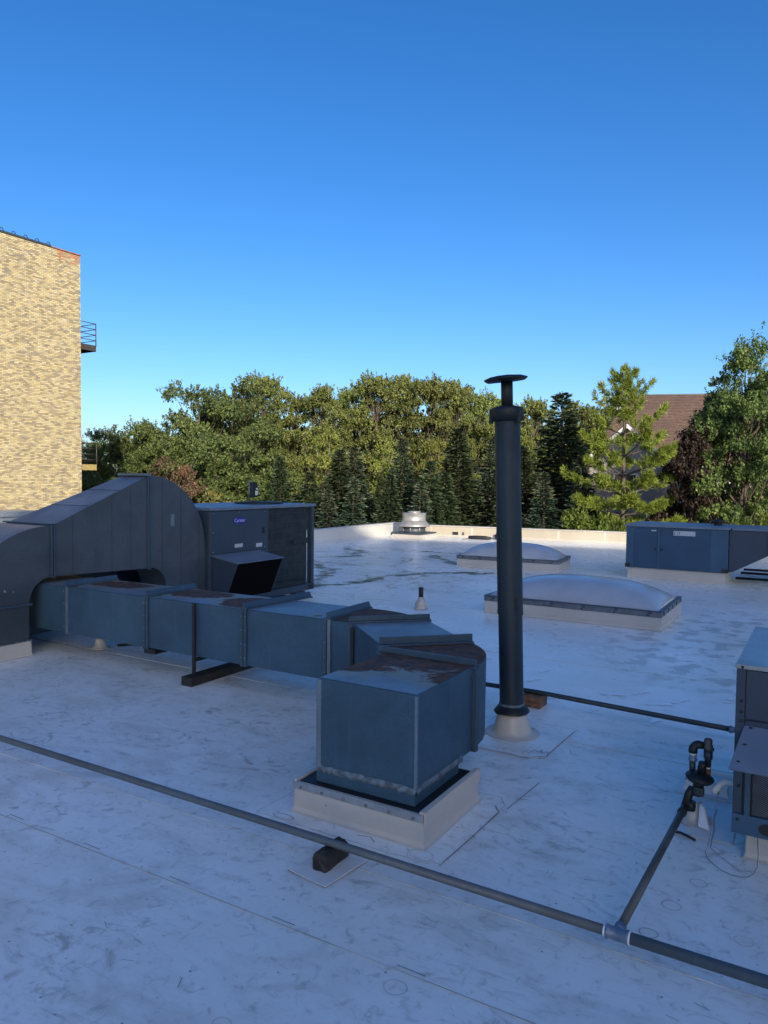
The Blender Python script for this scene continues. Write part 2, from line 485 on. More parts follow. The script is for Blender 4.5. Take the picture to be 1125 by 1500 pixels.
# welded patches round the vent stack, the duct curb and the regulator
def wob(pts, n=8, a=.004, seed=0):
    out = []
    for (x0, y0), (x1, y1) in zip(pts, pts[1:]):
        for i in range(n):
            u = i / n
            x, y = x0 + (x1 - x0) * u, y0 + (y1 - y0) * u
            out.append((x + a * mnoise.noise(Vector((x * 5, y * 5, seed))), y + a * mnoise.noise(Vector((x * 5, y * 5, seed + 9)))))
    return out + [pts[-1]]
patch_edges = MB()
patch_edges.ribbon(wob([(-2.875, 3.665), (-2.56, 3.622), (-2.505, 4.055)], 10, .004), .009, .0048)
def patch(poly, z=.004, mat='roof'):
    cx = sum(p[0] for p in poly) / len(poly); cy = sum(p[1] for p in poly) / len(poly)
    q = poly + [poly[0]]
    patch_edges.ribbon(wob(q, 10, .006), .006, .0012)
    return MB().prism(poly, 'z', -.002, min(z, .0011) if mat == 'roof' else z).build('membrane_patch', M[mat], rt_obj)
patch([(-3.0, 6.3), (-2.24, 6.33), (-2.12, 6.42), (-2.1, 7.32), (-2.95, 7.3)])
patch([(-3.6, 4.2), (-2.45, 4.2), (-2.08, 4.25), (-2.06, 5.3), (-2.14, 5.42), (-3.55, 5.4)])
patch([(-.99, 6.28), (-.56, 6.3), (-.56, 6.75), (-.99, 6.72)], .006, 'pad')
patch([(-.92, 5.55), (-.5, 5.55), (-.5, 6.1), (-.9, 6.1)], .005, 'pad')

tag(patch_edges.build('patch_edge_dirt', M['seamdirt'], rt_obj), kind='stuff')
pm = MB()
faint = MB()
random.seed(4)
# pen outlines drawn along the welded patches
pm.ribbon(wob([(-2.08, 4.27), (-2.05, 5.15), (-2.12, 5.25)]), .008, .0062)
pm.ribbon(wob([(-2.96, 6.33), (-2.27, 6.32), (-2.12, 6.45), (-2.1, 7.25)]), .008, .0062)
pm.ribbon(wob([(-2.02, 5.25), (-1.98, 5.85)]), .007, .003)
pm.ribbon(wob([(-.66, 6.1), (-.62, 5.42), (-.42, 5.2)], 10, .02), .006, .0066)
# the three little zigzag letters beside the stack
pm.ribbon([(-2.29, 6.43), (-2.26, 6.55), (-2.22, 6.5), (-2.2, 6.57), (-2.19, 6.5), (-2.15, 6.56), (-2.13, 6.51)], .007, .0062)
pm.ribbon([(-2.34, 6.40), (-2.31, 6.5)], .006, .0062)
for (cx, cy, r) in ((-1.75, 3.08, .06), (-2.25, 4.27, .09), (-.62, 4.9, .05), (-.72, 4.55, .055), (-.78, 4.2, .05), (-2.3, 2.45, .045), (-.32, 4.4, .05), (-1.3, 2.75, .04), (-3.9, 4.9, .05)):
    a0 = random.random() * 6
    faint.ribbon([(cx + r * math.cos(a0 + t * .42) * (1 + .1 * math.sin(a0 + t * .42)), cy + r * .9 * math.sin(a0 + t * .42)) for t in range(16)], .005, .0052)
# the row of short dark ticks along the lap
for k in range(8):
    x = -5.9 + k * .815
    pm.ribbon(wob([(x, 3.20 + .01 * (x + 5)), (x + .165, 3.2 + .01 * (x + 5))], 4, .003), .0065, .0055)
for k in range(26):                               # stray scratches and bits of trash lines
    x, y = random.uniform(-5.5, .3), random.uniform(1.5, 5.6)
    a, l = random.uniform(-.6, .5) + (1.57 if random.random() < .3 else 0), random.uniform(.02, .12)
    pm.ribbon(wob([(x, y), (x + l * math.cos(a), y + l * math.sin(a))], 4, .008, k), random.uniform(.003, .005), .0052)
tag(faint.build('worn_pen_rings', M['seamdirt'], rt_obj), kind='stuff')
tag(pm.build('pen_marks', M['pen'], rt_obj), kind='stuff')
rp = MB()
rp.ribbon([(-3.37 + .09 * math.cos(t * .4), 4.24 + .035 * math.sin(t * .4)) for t in range(20)], .005, .0065)
rp.ribbon(wob([(-2.75, 4.28), (-2.66, 4.31), (-2.6, 4.26)], 5, .01), .006, .0065)
tag(rp.build('crayon_marks', M['redpen'], rt_obj), kind='stuff')

# shoe prints left in the dew
fp = MB()
def shoe(x, y, a, sc=1.0, z=.0045):
    for (l0, l1, w0, w1) in ((-.03, .145, .036, .05), (-.14, -.05, .036, .033)):
        pts = []
        for k in range(12):
            t = k / 12 * 2 * math.pi
            u = (l0 + l1) / 2 + (l1 - l0) / 2 * math.cos(t)
            wd = (w0 if math.cos(t) < 0 else w1) * (abs(math.sin(t)) ** .7) * math.copysign(1, math.sin(t))
            l = u * sc * random.uniform(.93, 1.05); w = wd * sc * random.uniform(.8, 1.1)
            pts.append((x + l * math.cos(a) - w * math.sin(a), y + l * math.sin(a) + w * math.cos(a), z))
        fp.add(pts, [tuple(range(12))])
for (x, y) in ((-2.0, 8.7), (-1.86, 8.95), (-1.5, 8.6), (-1.28, 9.0), (-1.2, 10.3), (-1.05, 10.65), (-1.75, 10.9), (-1.6, 11.4), (-2.75, 8.3), (-2.5, 8.2), (-3.1, 9.4), (-3.5, 10.9),
               (-.95, 9.3), (-.75, 9.6), (-3.45, 11.3), (-3.0, 8.9), (-4.2, 11.8), (-5.1, 12.2), (-1.1, 8.15), (-1.5, 8.05), (-5.2, 10.2), (-4.1, 9.6), (-2.15, 8.1), (-.8, 11.9)):
    shoe(x + random.uniform(-.1, .1), y + random.uniform(-.1, .1), random.uniform(.2, 1.9), random.uniform(.85, 1.1))
tag(fp.build('footprints', M['cleanpatch'], rt_obj), kind='stuff')

# green-brown tide lines where puddles dried on the far part of the roof
td = MB(); trg = random.Random(21)
for path, nb, w in (([(-10.4, 13.2), (-10.0, 14.1), (-9.6, 15.1), (-9.6, 16.0), (-9.2, 17.3), (-8.4, 18.0), (-7.6, 18.3)], 190, .17),
                    ([(-12.6, 17.6), (-12.0, 16.6), (-11.2, 16.2), (-11.0, 15.4), (-10.6, 14.6)], 80, .25),
                    ([(-15.0, 22.6), (-14.4, 21.5), (-13.4, 21.3), (-13.5, 20.3), (-12.8, 20.0), (-13.4, 19.2)], 80, .14),
                    ([(-12.2, 22.8), (-11.2, 22.4), (-10.2, 22.9)], 40, .08), ([(-11.4, 22.2), (-10.6, 20.9), (-9.9, 20.4), (-9.4, 19.9)], 60, .16)):
    L_ = len(path) - 1
    for k in range(nb):
        q = trg.random() * L_; i_ = min(int(q), L_ - 1); f = q - i_
        x = path[i_][0] * (1 - f) + path[i_ + 1][0] * f + .35 * mnoise.noise(Vector((q * 1.7, 3, w))) + trg.gauss(0, w * .45)
        y = path[i_][1] * (1 - f) + path[i_ + 1][1] * f + .35 * mnoise.noise(Vector((q * 1.7, 9, w))) + trg.gauss(0, w * .45)
        r_ = trg.uniform(.012, .05) * (2.0 if trg.random() < .12 else 1); an = trg.uniform(.2, 1.2); el = trg.uniform(1.5, 4)
        pts = []
        for j in range(9):
            t = j / 9 * 6.283; u = math.cos(t) * r_ * el * trg.uniform(.7, 1.2); v = math.sin(t) * r_ * trg.uniform(.7, 1.2)
            pts.append((x + u * math.cos(an) - v * math.sin(an), y + u * math.sin(an) + v * math.cos(an), .0022 + k * 1e-5))
        td.add(pts, [tuple(range(9))])
tag(td.build('tide_stains', M['tide'], rt_obj), kind='stuff')

# ------------------------------------------------------------------ brick wing behind the viewer: its shade lies over the whole roof
Bn = Vector((-math.sin(FA), math.cos(FA)))
A0 = Vector((19.9, -17.0))
A1 = A0 + fu * 27
HB = 21.8
wing = empty('brick_wing', (A0.x, A0.y, -5), 'tall brown brick building wing that throws its shade over the white roof', 'building')
MB().prism([tuple(A0), tuple(A1), tuple(A1 - Bn * 10), tuple(A0 - Bn * 10)], 'z', -5, HB - .3).build('wall', M['wallbrick'], wing)
MB().prism([tuple(A0 + Bn * .1 - fu * .1), tuple(A1 + Bn * .1 + fu * .1), tuple(A1 - Bn * 10.1 + fu * .1), tuple(A0 - Bn * 10.1 - fu * .1)], 'z', HB - .3, HB).build('roof', M['redbrick'], wing)

# ------------------------------------------------------------------ parapets
par = empty('parapet_wall', (-16.4, 14, 0), 'low white membrane parapet running away along the left edge of the roof', 'parapet')
y = 4.0
MB().box(-16.7, -16.4, 4.0, 28.7, -.02, .50).build('wall', M['parapetw'], par)
MB().hexa([(-16.4, 4, 0), (-16.30, 4, 0), (-16.30, 28.6, 0), (-16.4, 28.6, 0), (-16.402, 4, .10), (-16.396, 4, .10), (-16.396, 28.6, .10), (-16.402, 28.6, .10)]).build('cant_strip', M['parapetw'], par)
while y < 28.6:
    y1 = min(y + 3.05, 28.74)
    MB().box(-16.74, -16.37, y, y1 - .006, .50, .545).build('coping', M['parapetw'], par, .006)
    y = y1
parf = empty('parapet_wall', (PC.x, PC.y, 0), 'low sunlit cream parapet across the far edge of the roof below the trees', 'parapet')
def FP(s, t, z): q = PC + fu * s + fn_ * t; return (q.x, q.y, z)
def fbox(s0, s1, t0, t1, z0, z1): return MB().hexa([FP(s0, t0, z0), FP(s1, t0, z0), FP(s1, t1, z0), FP(s0, t1, z0), FP(s0, t0, z1), FP(s1, t0, z1), FP(s1, t1, z1), FP(s0, t1, z1)])
s = -.3
fbox(-.3, 44, .006, .3, -.02, .44).build('wall', M['wallbrick'], parf)
MB().hexa([FP(0, -.10, 0), FP(44, -.10, 0), FP(44, .003, 0), FP(0, .003, 0), FP(0, -.004, .09), FP(44, -.004, .09), FP(44, .003, .09), FP(0, .003, .09)]).build('cant_strip', M['wrap'], parf)
s = -.3
while s < 40:
    w = 1.83
    fbox(s, s + w - .004, 0, .0055, .005, .44).build('membrane_panel', M['parapet'], parf)
    fbox(s + w - .05, s + w + .03, -.006, -.0005, .1, .44).build('weld_strip', M['wrap'], parf)
    fbox(s, s + w - .006, -.035, .34, .44, .475).build('coping', M['wrap'], parf, .005)
    s += w
# scuppers on the far parapet
for s0, lab in ((1.75 + .7, 'small dark scupper box on the far parapet just right of the roof fan'), (9.7, 'small scupper box on the far parapet left of the blue rooftop unit')):
    sc = empty('scupper', FP(s0, 0, 0), lab, 'scupper', 'roof scuppers')
    fbox(s0, s0 + .34, -.012, -.006, .05, .26).build('flange', M['parapet'], sc)
    fbox(s0 + .04, s0 + .3, -.017, -.0125, .09, .22).build('opening', M['black'], sc)
    fbox(s0 + .5, s0 + .56, -.05, -.012, .1, .22).build('clip', M['unitdark'], sc)

# ------------------------------------------------------------------ upblast roof fan in the far corner
fx, fy = -14.95, 27.45
fan = empty('roof_fan', (fx, fy, 0), 'aluminium upblast roof fan by the far corner of the parapet', 'roof fan')
MB().hexa([(fx - .74, fy - .74, 0), (fx + .74, fy - .74, 0), (fx + .74, fy + .74, 0), (fx - .74, fy + .74, 0), (fx - .66, fy - .66, .2), (fx + .66, fy - .66, .2), (fx + .66, fy + .66, .2), (fx - .66, fy + .66, .2)]).build('curb', M['wrap'], fan, .01)
box('curb_cap', M['unitdark'], fan, fx - .71, fx + .71, fy - .71, fy + .71, .2, .255, .008)
c0 = (fx, fy, 0)
MB().lathe([(.49, .256), (.5, .30), (.5, .48)], c0, 40).build('throat', M['unitdark'], fan)
MB().lathe([(.50, .481), (.66, .50), (.67, .53), (.65, .58), (.53, .70), (.49, .73)], c0, 40).build('bell', M['alu'], fan)
MB().lathe([(.50, .731), (.515, .74), (.50, .76), (.50, 1.03), (.515, 1.045), (.5, 1.06), (.30, 1.07)], c0, 40).build('windband', M['alu'], fan)
MB().lathe([(.28, 1.071), (.28, 1.12), (.1, 1.14)], c0, 24).build('motor_cap', M['alu'], fan)
for k in range(8):
    a = k * math.pi / 4 + .2
    MB().tube([(fx + .505 * math.cos(a), fy + .505 * math.sin(a), .28), (fx + .505 * math.cos(a), fy + .505 * math.sin(a), .49)], .022, 6).build('strut', M['alu'], fan)

# black hose and bag lying near the far parapet
hs = MB()
hs.tube([(-13.0, 28.05, .012), (-12.9, 28.2, .02), (-12.85, 28.32, .05)], .012, 6)
hs.tube([(-12.85, 28.35, .08), (-12.5, 28.45, .085), (-12.15, 28.52, .08), (-11.95, 28.54, .07)], [.07, .085, .08, .06], 10)
hs.tube([(-12.8, 28.50, .07), (-12.4, 28.6, .072), (-12.0, 28.66, .07)], .06, 8)
tag(hs.build('rolled_hose', M['black']), 'black rolled hose lying on the roof before the far parapet', 'hose')
bgm = MB()
def bagf(u, v):
    a, b = u * 2 * math.pi, (v - .5) * math.pi
    d = Vector((math.cos(a) * math.cos(b), math.sin(a) * math.cos(b), math.sin(b)))
    r = 1 + .35 * mnoise.noise(d * 2.3 + Vector((3, 1, 7)))
    return (-11.5 + d.x * .38 * r, 28.8 + d.y * .2 * r, max(.001, .17 + d.z * .19 * r + .06 * d.x))
bgm.grid(bagf, 20, 12)
bgm.tube([(-11.62, 28.8, .3), (-11.58, 28.8, .42), (-11.48, 28.8, .45), (-11.42, 28.8, .33)], .035, 8)
tag(bgm.build('tool_bag', M['black']), 'black lumpy bag on the roof half behind the vent stack', 'bag')

# ------------------------------------------------------------------ cream brick building
X0, YE, ZT = -32.0, 24.1, 13.25
bb = empty('brick_building', (X0, YE, -5), 'tall cream brick building with a blank sunlit side wall', 'building')
MB().box(-52, X0 - .012, -2, YE - .012, -5, ZT).build('wall', M['mortar'], bb)
rng = random.Random(11)
bk = MB(); bcols = []
ch, bl = .0693, .213
nrow = int((ZT + 1.0) / ch)
palette = [(.60, .50, .28), (.66, .57, .36), (.57, .46, .25), (.66, .54, .29), (.56, .48, .31)]
dark = [(.34, .285, .19), (.38, .31, .195), (.31, .27, .205), (.43, .355, .235)]
for r in range(nrow):
    z0 = ZT - .02 - (r + 1) * ch
    off = (r % 2) * bl / 2
    for q in range(26):
        y1 = YE - q * bl + off
        y0 = y1 - bl + .014
        y1 = min(y1, YE)
        if y1 - y0 < .03: continue
        nz = mnoise.noise(Vector((q * .13, r * .06, 2))) + .5 * mnoise.noise(Vector((q * .3, r * .2, 8)))
        pd = .36 + .08 * nz
        if q < 2: pd += .1
        if r < 7 and q < 6 and rng.random() < .7 - .1 * r: col = (.50, .24, .13)
        elif rng.random() < pd: col = rng.choice(dark) if rng.random() < .8 else (.40, .33, .22)
        else: col = rng.choice(palette)
        v = rng.uniform(.88, 1.12)
        x1 = X0 + rng.uniform(-.003, .003)
        bk.add([(X0 - .014, y0, z0), (X0 - .014, y1, z0), (X0 - .014, y1, z0 + ch - .017), (X0 - .014, y0, z0 + ch - .017),
                (x1, y0, z0), (x1, y1, z0), (x1, y1, z0 + ch - .017), (x1, y0, z0 + ch - .017)],
               [(4, 5, 6, 7), (0, 1, 5, 4), (1, 2, 6, 5), (2, 3, 7, 6), (3, 0, 4, 7)])
        bcols += [(*[min(1, c * v) for c in col], 1)] * 8
bo = bk.build('brick_courses', M['brick'], bb)
ca = bo.data.color_attributes.new('tint', 'FLOAT_COLOR', 'POINT')
ca.data.foreach_set('color', [c for q in bcols for c in q])
tag(bo, kind='stuff')
box('roof_edge', M['unitdark'], bb, -32.3, X0 + .03, 12, YE - 1.6, ZT + .002, ZT + .09)
box('flashing', M['redbrick'], bb, -32.3, X0 + .035, YE - 1.58, YE + .03, ZT + .002, ZT + .05)
for k in range(7):
    yy = 18.9 + k * .58
    MB().tube([(X0 - .02, yy - .1, ZT + .09), (X0 - .02, yy - .05, ZT + .2), (X0 - .02, yy + .05, ZT + .2), (X0 - .02, yy + .1, ZT + .09)], .018, 6).build('cable_clip', M['black'], bb)
# fire escape landings on the far face, seen edge-on past the corner
def landing(z, depth, plank, rail_h, x0, x1, lab):
    lm = empty('landing', (X0 - .6, YE, z), None, None); lm.parent = bb; lm.location = Vector((X0 - .6, YE, z)) - bb.location
    lm['label'] = lab
    y0, y1 = YE + .01, YE + depth
    box('platform', M['yellowplank' if plank else 'escape'], lm, x0, x1, y0, y1, z - .1, z)
    box('edge_beam', M['yellowplank' if plank else 'escape'], lm, x1 + .002, x1 + .06, y0, y1, z - .26, z + .03)
    box('edge_beam', M['escape'], lm, x0, x1, y1 + .002, y1 + .06, z - .26, z + .03)
    for (px, py) in ((x1 + .03, y1 + .03), (x0, y1 + .03), (x1 + .03, y0 + .05)):
        MB().tube([(px, py, z - .02), (px, py, z + rail_h)], .028, 6).build('post', M['escape'], lm)
    for k in range(4):
        zz = z + rail_h * (k + 1) / 4
        MB().tube([(x1 + .03, y0, zz), (x1 + .03, y1 + .03, zz)], .02, 6).build('rail', M['escape'], lm)
        MB().tube([(x0, y1 + .03, zz), (x1 + .03, y1 + .03, zz)], .02, 6).build('rail', M['escape'], lm)
    MB().tube([(x1 - .1, y0 + .1, z - .05), (x1 - .1, YE + .01, z - .75)], .03, 6).build('brace', M['escape'], lm)
    return lm
lm = landing(9.0, .95, False, 1.12, -33.4, -32.15, 'upper brown steel landing with rails')
box('door_frame', M['redbrick'], lm, -33.1, -32.6, YE + .012, YE + .3, 9.02, 10.1)
landing(3.0, .95, True, 1.1, -33.4, -32.15, 'lower landing with a yellow plank edge')

# grey flue box seen behind the hood, before the brick wall
eb = empty('roof_hatch', (-15.5, 9.8, 0), 'pale grey metal box with a rim, behind the duct hood before the brick wall', 'metal box')
box('body', M['galvlight'], eb, -16.0, -15.1, 9.2, 10.3, -.02, 1.58, .01)
box('lid', M['galvlight'], eb, -16.05, -15.05, 9.15, 10.35, 1.58, 1.69, .01)

# ------------------------------------------------------------------ low galvanised duct: straight run, two elbows, end box on a curb
duct = empty('supply_duct', (-2.8, 4.9, 0), 'low galvanised duct with rusty top, two elbows and an end box on a white curb', 'duct')
ZB, ZT2, YF, YB = .33, .98, 6.46, 7.28

def rustbump(cx, cy, rx, ry, amt=1.0):
    return lambda x, y: amt * max(0.0, 1 - math.sqrt(((x - cx) / rx) ** 2 + ((y - cy) / ry) ** 2))
def section(x0, x1, zt0, zt1, fs):
    """sheet metal box with a slightly cross-broken top; fs are rust spots on the top"""
    m = MB()
    m.hexa([(x0, YF, ZB), (x1, YF, ZB), (x1, YB, ZB), (x0, YB, ZB), (x0, YF, zt0), (x1, YF, zt1), (x1, YB, zt1), (x0, YB, zt0)])
    o = m.build('duct_section', M['galv'], duct, .006)
    t = MB()
    def f(u, v):
        x = x0 + (x1 - x0) * u; y = YF + .004 + (YB - YF - .008) * v
        return (x, y, zt0 + (zt1 - zt0) * u + .003 + .006 * math.sin(math.pi * u) * math.sin(math.pi * v))
    m2 = MB()
    def f2(u, v):
        p = f(u, v); return p
    m2.grid(f2, 40, 20)
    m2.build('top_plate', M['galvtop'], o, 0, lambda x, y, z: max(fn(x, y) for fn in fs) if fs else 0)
    return o
sx = [-10.75, -8.92, -7.34, -5.72, -4.55]
spots = [[],
         [rustbump(-8.45, 7.0, .85, .42, 1.35), rustbump(-8.85, 6.55, .15, .15, 1.0)],
         [rustbump(-6.95, 7.0, .75, .45, 1.5), rustbump(-7.3, 6.6, .2, .15, .9), rustbump(-6.25, 6.75, .5, .13, .6), rustbump(-5.9, 6.85, .65, .5, 1.6)],
         [rustbump(-4.75, 6.55, .2, .2, .5)],
         ]
tz = [.955, .965, .972, .978, .985]
for i in range(4):
    section(sx[i] + .012, sx[i + 1] - .012, tz[i], tz[i + 1], spots[i])
# vertical joint flanges on the front and top-edge standing seams
for i, x in enumerate(sx[1:]):
    z = tz[i + 1]
    box('joint_flange', M['seam'], duct, x - .045, x - .006, YF - .022, YF + .02, ZB - .012, z + .008, .003)
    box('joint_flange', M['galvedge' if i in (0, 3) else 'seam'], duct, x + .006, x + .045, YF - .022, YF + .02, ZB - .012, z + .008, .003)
    box('gasket', M['black'], duct, x - .006, x + .006, YF - .010, YB, ZB, z)
    sk = .1 if i == 2 else -.02
    ye = YB + (.3 if i == 2 else .04)
    MB().hexa([(x - .05, YF - .02, z + .002), (x + .05, YF - .02, z + .002), (x + .05 + sk, ye, z + .002), (x - .05 + sk, ye, z + .002),
               (x - .05, YF - .02, z + .018), (x + .05, YF - .02, z + .018), (x + .05 + sk, ye, z + .018), (x - .05 + sk, ye, z + .018)]).build('standing_seam', M['seam'], duct)
    if i in (0, 1, 2, 3):
        h = .075 if i < 3 else .08
        MB().hexa([(x - .012, YF - .02, z + .019), (x + .03, YF - .02, z + .019), (x + .03 + sk, ye, z + .019), (x - .012 + sk, ye, z + .019),
                   (x - .012, YF - .02, z + h), (x + .0, YF - .02, z + h), (x + .0 + sk, ye, z + h), (x - .012 + sk, ye, z + h)]).build('angle_bar', M['seam'], duct, .003)
box('bottom_angle', M['black'], duct, -7.39, -7.20, YF + .0, YF + .5, ZB - .075, ZB - .013)

for x in sx[1:]:
    for k in range(4):
        for s_ in (-1, 1):
            MB().lathe([(.009, 0), (.009, .003), (.003, .006)], (x + s_ * .026, YF - .0222, ZB + .09 + k * .16), 6, tilt=Matrix.Rotation(R(90), 3, 'X')).build('screw', M['fitting'], duct)
# plan outlines of the turned part
i1, o1 = (-4.22, 6.43), (-3.64, 7.0)          # far end of the first elbow
i2, o2 = (-3.40, 5.68), (-2.81, 6.25)         # start of the second elbow
i3, o3 = (-3.26, 5.43), (-2.40, 5.43)         # end of the second elbow
def arc(p, q, bulge, n=8):
    p, q = Vector(p), Vector(q); d = q - p; nrm = Vector((d.y, -d.x)).normalized()
    return [tuple(p + d * t + nrm * (-bulge) * 4 * t * (1 - t)) for t in [k / n for k in range(n + 1)]]
def plan_piece(name, poly, zt, rust):
    o = MB().prism(poly, 'z', ZB, zt).build(name, M['galv'], duct, .005)
    # rusting lid: fan grid over the outline
    m = MB(); cx = sum(p[0] for p in poly) / len(poly); cy = sum(p[1] for p in poly) / len(poly)
    n = len(poly); N = 10
    vs = [(cx, cy, zt + .006)]
    ring = []
    for i in range(n):
        a, b = Vector(poly[i]), Vector(poly[(i + 1) % n])
        for k in range(6):
            ring.append(a.lerp(b, k / 6))
    R_ = len(ring); fs = []
    for k in range(1, N + 1):
        for p in ring:
            q = Vector((cx, cy)).lerp(p, k / N * .995)
            vs.append((q.x, q.y, zt + .006))
    ar = sum(poly[i][0] * poly[(i + 1) % n][1] - poly[(i + 1) % n][0] * poly[i][1] for i in range(n))
    for i in range(R_):
        j = (i + 1) % R_
        fs.append((0, 1 + i, 1 + j) if ar > 0 else (0, 1 + j, 1 + i))
        for k in range(N - 1):
            a, b, c, d = 1 + k * R_ + i, 1 + k * R_ + j, 1 + (k + 1) * R_ + j, 1 + (k + 1) * R_ + i
            fs.append((a, d, c, b) if ar > 0 else (a, b, c, d))
    m.add(vs, fs)
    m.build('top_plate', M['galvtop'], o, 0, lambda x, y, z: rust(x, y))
    return o
plan_piece('elbow', [(-4.538, YF), (-4.3, YF - .005), i1] + arc(o1, (-4.538, YB), -.09), .985, lambda x, y: .85 if x > -4.48 else .5)
plan_piece('duct_section', [(i1[0] + .012, i1[1] - .012), (i2[0] - .012, i2[1] + .012), (o2[0] - .012, o2[1] + .012), (o1[0] + .012, o1[1] - .012)], .988, lambda x, y: .28 if (x > -3.1 and y > 6.2) else .12)
plan_piece('elbow', [(i2[0] + .006, i2[1] - .006), i3] + arc((o3[0], o3[1]), o2, -.13), .995, lambda x, y: .9)
def bar(p, q, z0, z1, w, name='angle_bar', mat='seam'):
    p, q = Vector(p), Vector(q); d = (q - p).normalized(); n_ = Vector((-d.y, d.x)) * w / 2
    p -= d * .03; q += d * .03
    P = [p - n_, q - n_, q + n_, p + n_]
    return MB().hexa([(a.x, a.y, z0) for a in P] + [(a.x, a.y, z1) for a in P]).build(name, M[mat], duct, .002)
for (p, q, h) in ((i1, o1, .07), (i2, o2, .085), (i3, o3, .07)):
    bar(p, q, .996, 1.012, .10, 'standing_seam')
    bar(p, q, 1.0125, .99 + h, .022)
    for (c) in (p, q):
        bar((c[0] - .012, c[1]), (c[0] + .012, c[1]), ZB - .01, .998, .05, 'joint_flange', 'seam')
# end box
BX0, BX1, BY0, BY1, BZT = -3.215, -2.39, 4.46, 5.42, 1.01
o = MB().box(BX0, BX1, BY0, BY1, ZB, BZT).build('end_box', M['galv'], duct, .007)
def lid(u, v):
    x, y = BX0 + .003 + (BX1 - BX0 - .006) * u, BY0 + .003 + (BY1 - BY0 - .006) * v
    return (x, y, BZT + .003 + .006 * math.sin(math.pi * u) * math.sin(math.pi * v))
def lidrust(x, y, z):
    u, v = (x - BX0) / (BX1 - BX0), (y - BY0) / (BY1 - BY0)
    a = .56 * min(1, max(0, (v - .16) / .3)) + .25 * (1 - u) * min(1, v / .35)
    a -= .34 * max(0, 1 - math.hypot((u - .55) / .42, (v - .42) / .34))
    return a + .05 - .12 * max(0, .12 - v) / .12
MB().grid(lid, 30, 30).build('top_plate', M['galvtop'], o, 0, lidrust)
for (x, y) in ((BX0, BY0), (BX1, BY0)):
    MB().box(x - .022, x + .022, y - .006, y + .02, ZB, BZT - .01).build('corner_strip', M['galvedge'], o, .003) if x == BX0 else MB().box(x - .012, x + .006, y - .006, y + .02, ZB, BZT - .01).build('corner_strip', M['galvedge'], o, .003)  # paler strips put the corner highlight and edge wear into the colour
# sealant skirt and collar
m = MB()
rng = random.Random(3)
def skirt(p, q, out):
    n = 26; vs = []
    for i in range(n + 1):
        t = i / n
        x, y = p[0] + (q[0] - p[0]) * t, p[1] + (q[1] - p[1]) * t
        a, b = .022 + .012 * rng.random(), .006 + .018 * rng.random()
        w = .014 + .005 * rng.random()
        vs += [(x + out[0] * .004, y + out[1] * .004, ZB + a), (x + out[0] * w, y + out[1] * w, ZB + .005), (x + out[0] * w, y + out[1] * w, ZB - b), (x, y, ZB - b - .01)]
    fs = [(i * 4 + k, (i + 1) * 4 + k, (i + 1) * 4 + k + 1, i * 4 + k + 1) for i in range(n) for k in range(3)]
    m.add(vs, fs, True)
skirt((BX0 - .01, BY0), (BX1 + .01, BY0), (0, -1))
skirt((BX1, BY0 - .01), (BX1, 5.2), (1, 0))
m.build('sealant', M['sealant'], duct)
box('collar', M['galv'], duct, BX0 - .012, BX1 + .0, BY0 - .012, 5.16, .232, ZB + .0, .004)
CX0, CX1, CY0, CY1 = -3.37, -2.28, 4.37, 5.28
def curb(parent, x0, x1, y0, y1, h, flare=.035, mat='wrap', name='curb', hl=None):
    """membrane wrapped curb: walls curve out into the roof"""
    prof = [(flare, .0), (flare * .45, .012), (flare * .16, .04), (.006, .09), (0, h)]
    m = MB(); vs = []
    for (e, z) in prof:
        vs += [(x0 - e, y0 - e, z), (x1 + e, y0 - e, z), (x1 + e, y1 + e, z), (x0 - e, y1 + e, z)]
    if hl:
        k = len(vs) - 4
        for q in (0, 3): vs[k + q] = (vs[k + q][0], vs[k + q][1], hl)
    fs = [(i * 4 + k, i * 4 + (k + 1) % 4, (i + 1) * 4 + (k + 1) % 4, (i + 1) * 4 + k) for i in range(len(prof) - 1) for k in range(4)]
    n = len(prof) * 4
    fs.append((n - 4, n - 3, n - 2, n - 1))
    m.add(vs, fs)
    return m.build(name, M[mat], parent, .006)
cb = curb(duct, CX0, CX1, CY0, CY1, .222)
MB().hexa([(CX0 + .03, CY0 + .03, .2225), (CX1 - .035, CY0 + .03, .2225), (CX1 - .035, CY1 - .03, .2225), (CX0 + .03, CY1 - .03, .2225),
           (CX0 + .03, CY0 + .03, .2285), (CX1 - .035, CY0 + .03, .2285), (CX1 - .035, CY1 - .03, .2285), (CX0 + .03, CY1 - .03, .2285)]).build('cap_plate', M['steeldark'], duct)
MB().box(CX0 - .012, CX1 + .004, CY0 - .014, CY0 - .0065, .178, .232).build('termination_bar', M['galvlight'], cb, .002)
MB().box(CX1 + .0065, CX1 + .016, CY0 - .004, CY1 + .01, .15, .25).build('membrane_lip', M['wrap'], cb, .004)
MB().box(CX1 - .03, CX1 + .006, CY0 - .004, CY1 + .01, .2295, .25).build('membrane_lip', M['wrap'], cb, .004)
MB().box(CX0 - .004, CX0 + .025, CY0 - .004, CY1, .2295, .243).build('membrane_lip', M['wrap'], cb, .004)
for k in range(6):
    xx = CX0 + .07 + k * .19
    MB().lathe([(.012, 0), (.012, .004), (.006, .008)], (xx, CY0 - .015, .198), 10, tilt=Matrix.Rotation(R(90), 3, 'X')).build('screw', M['frame'], cb)

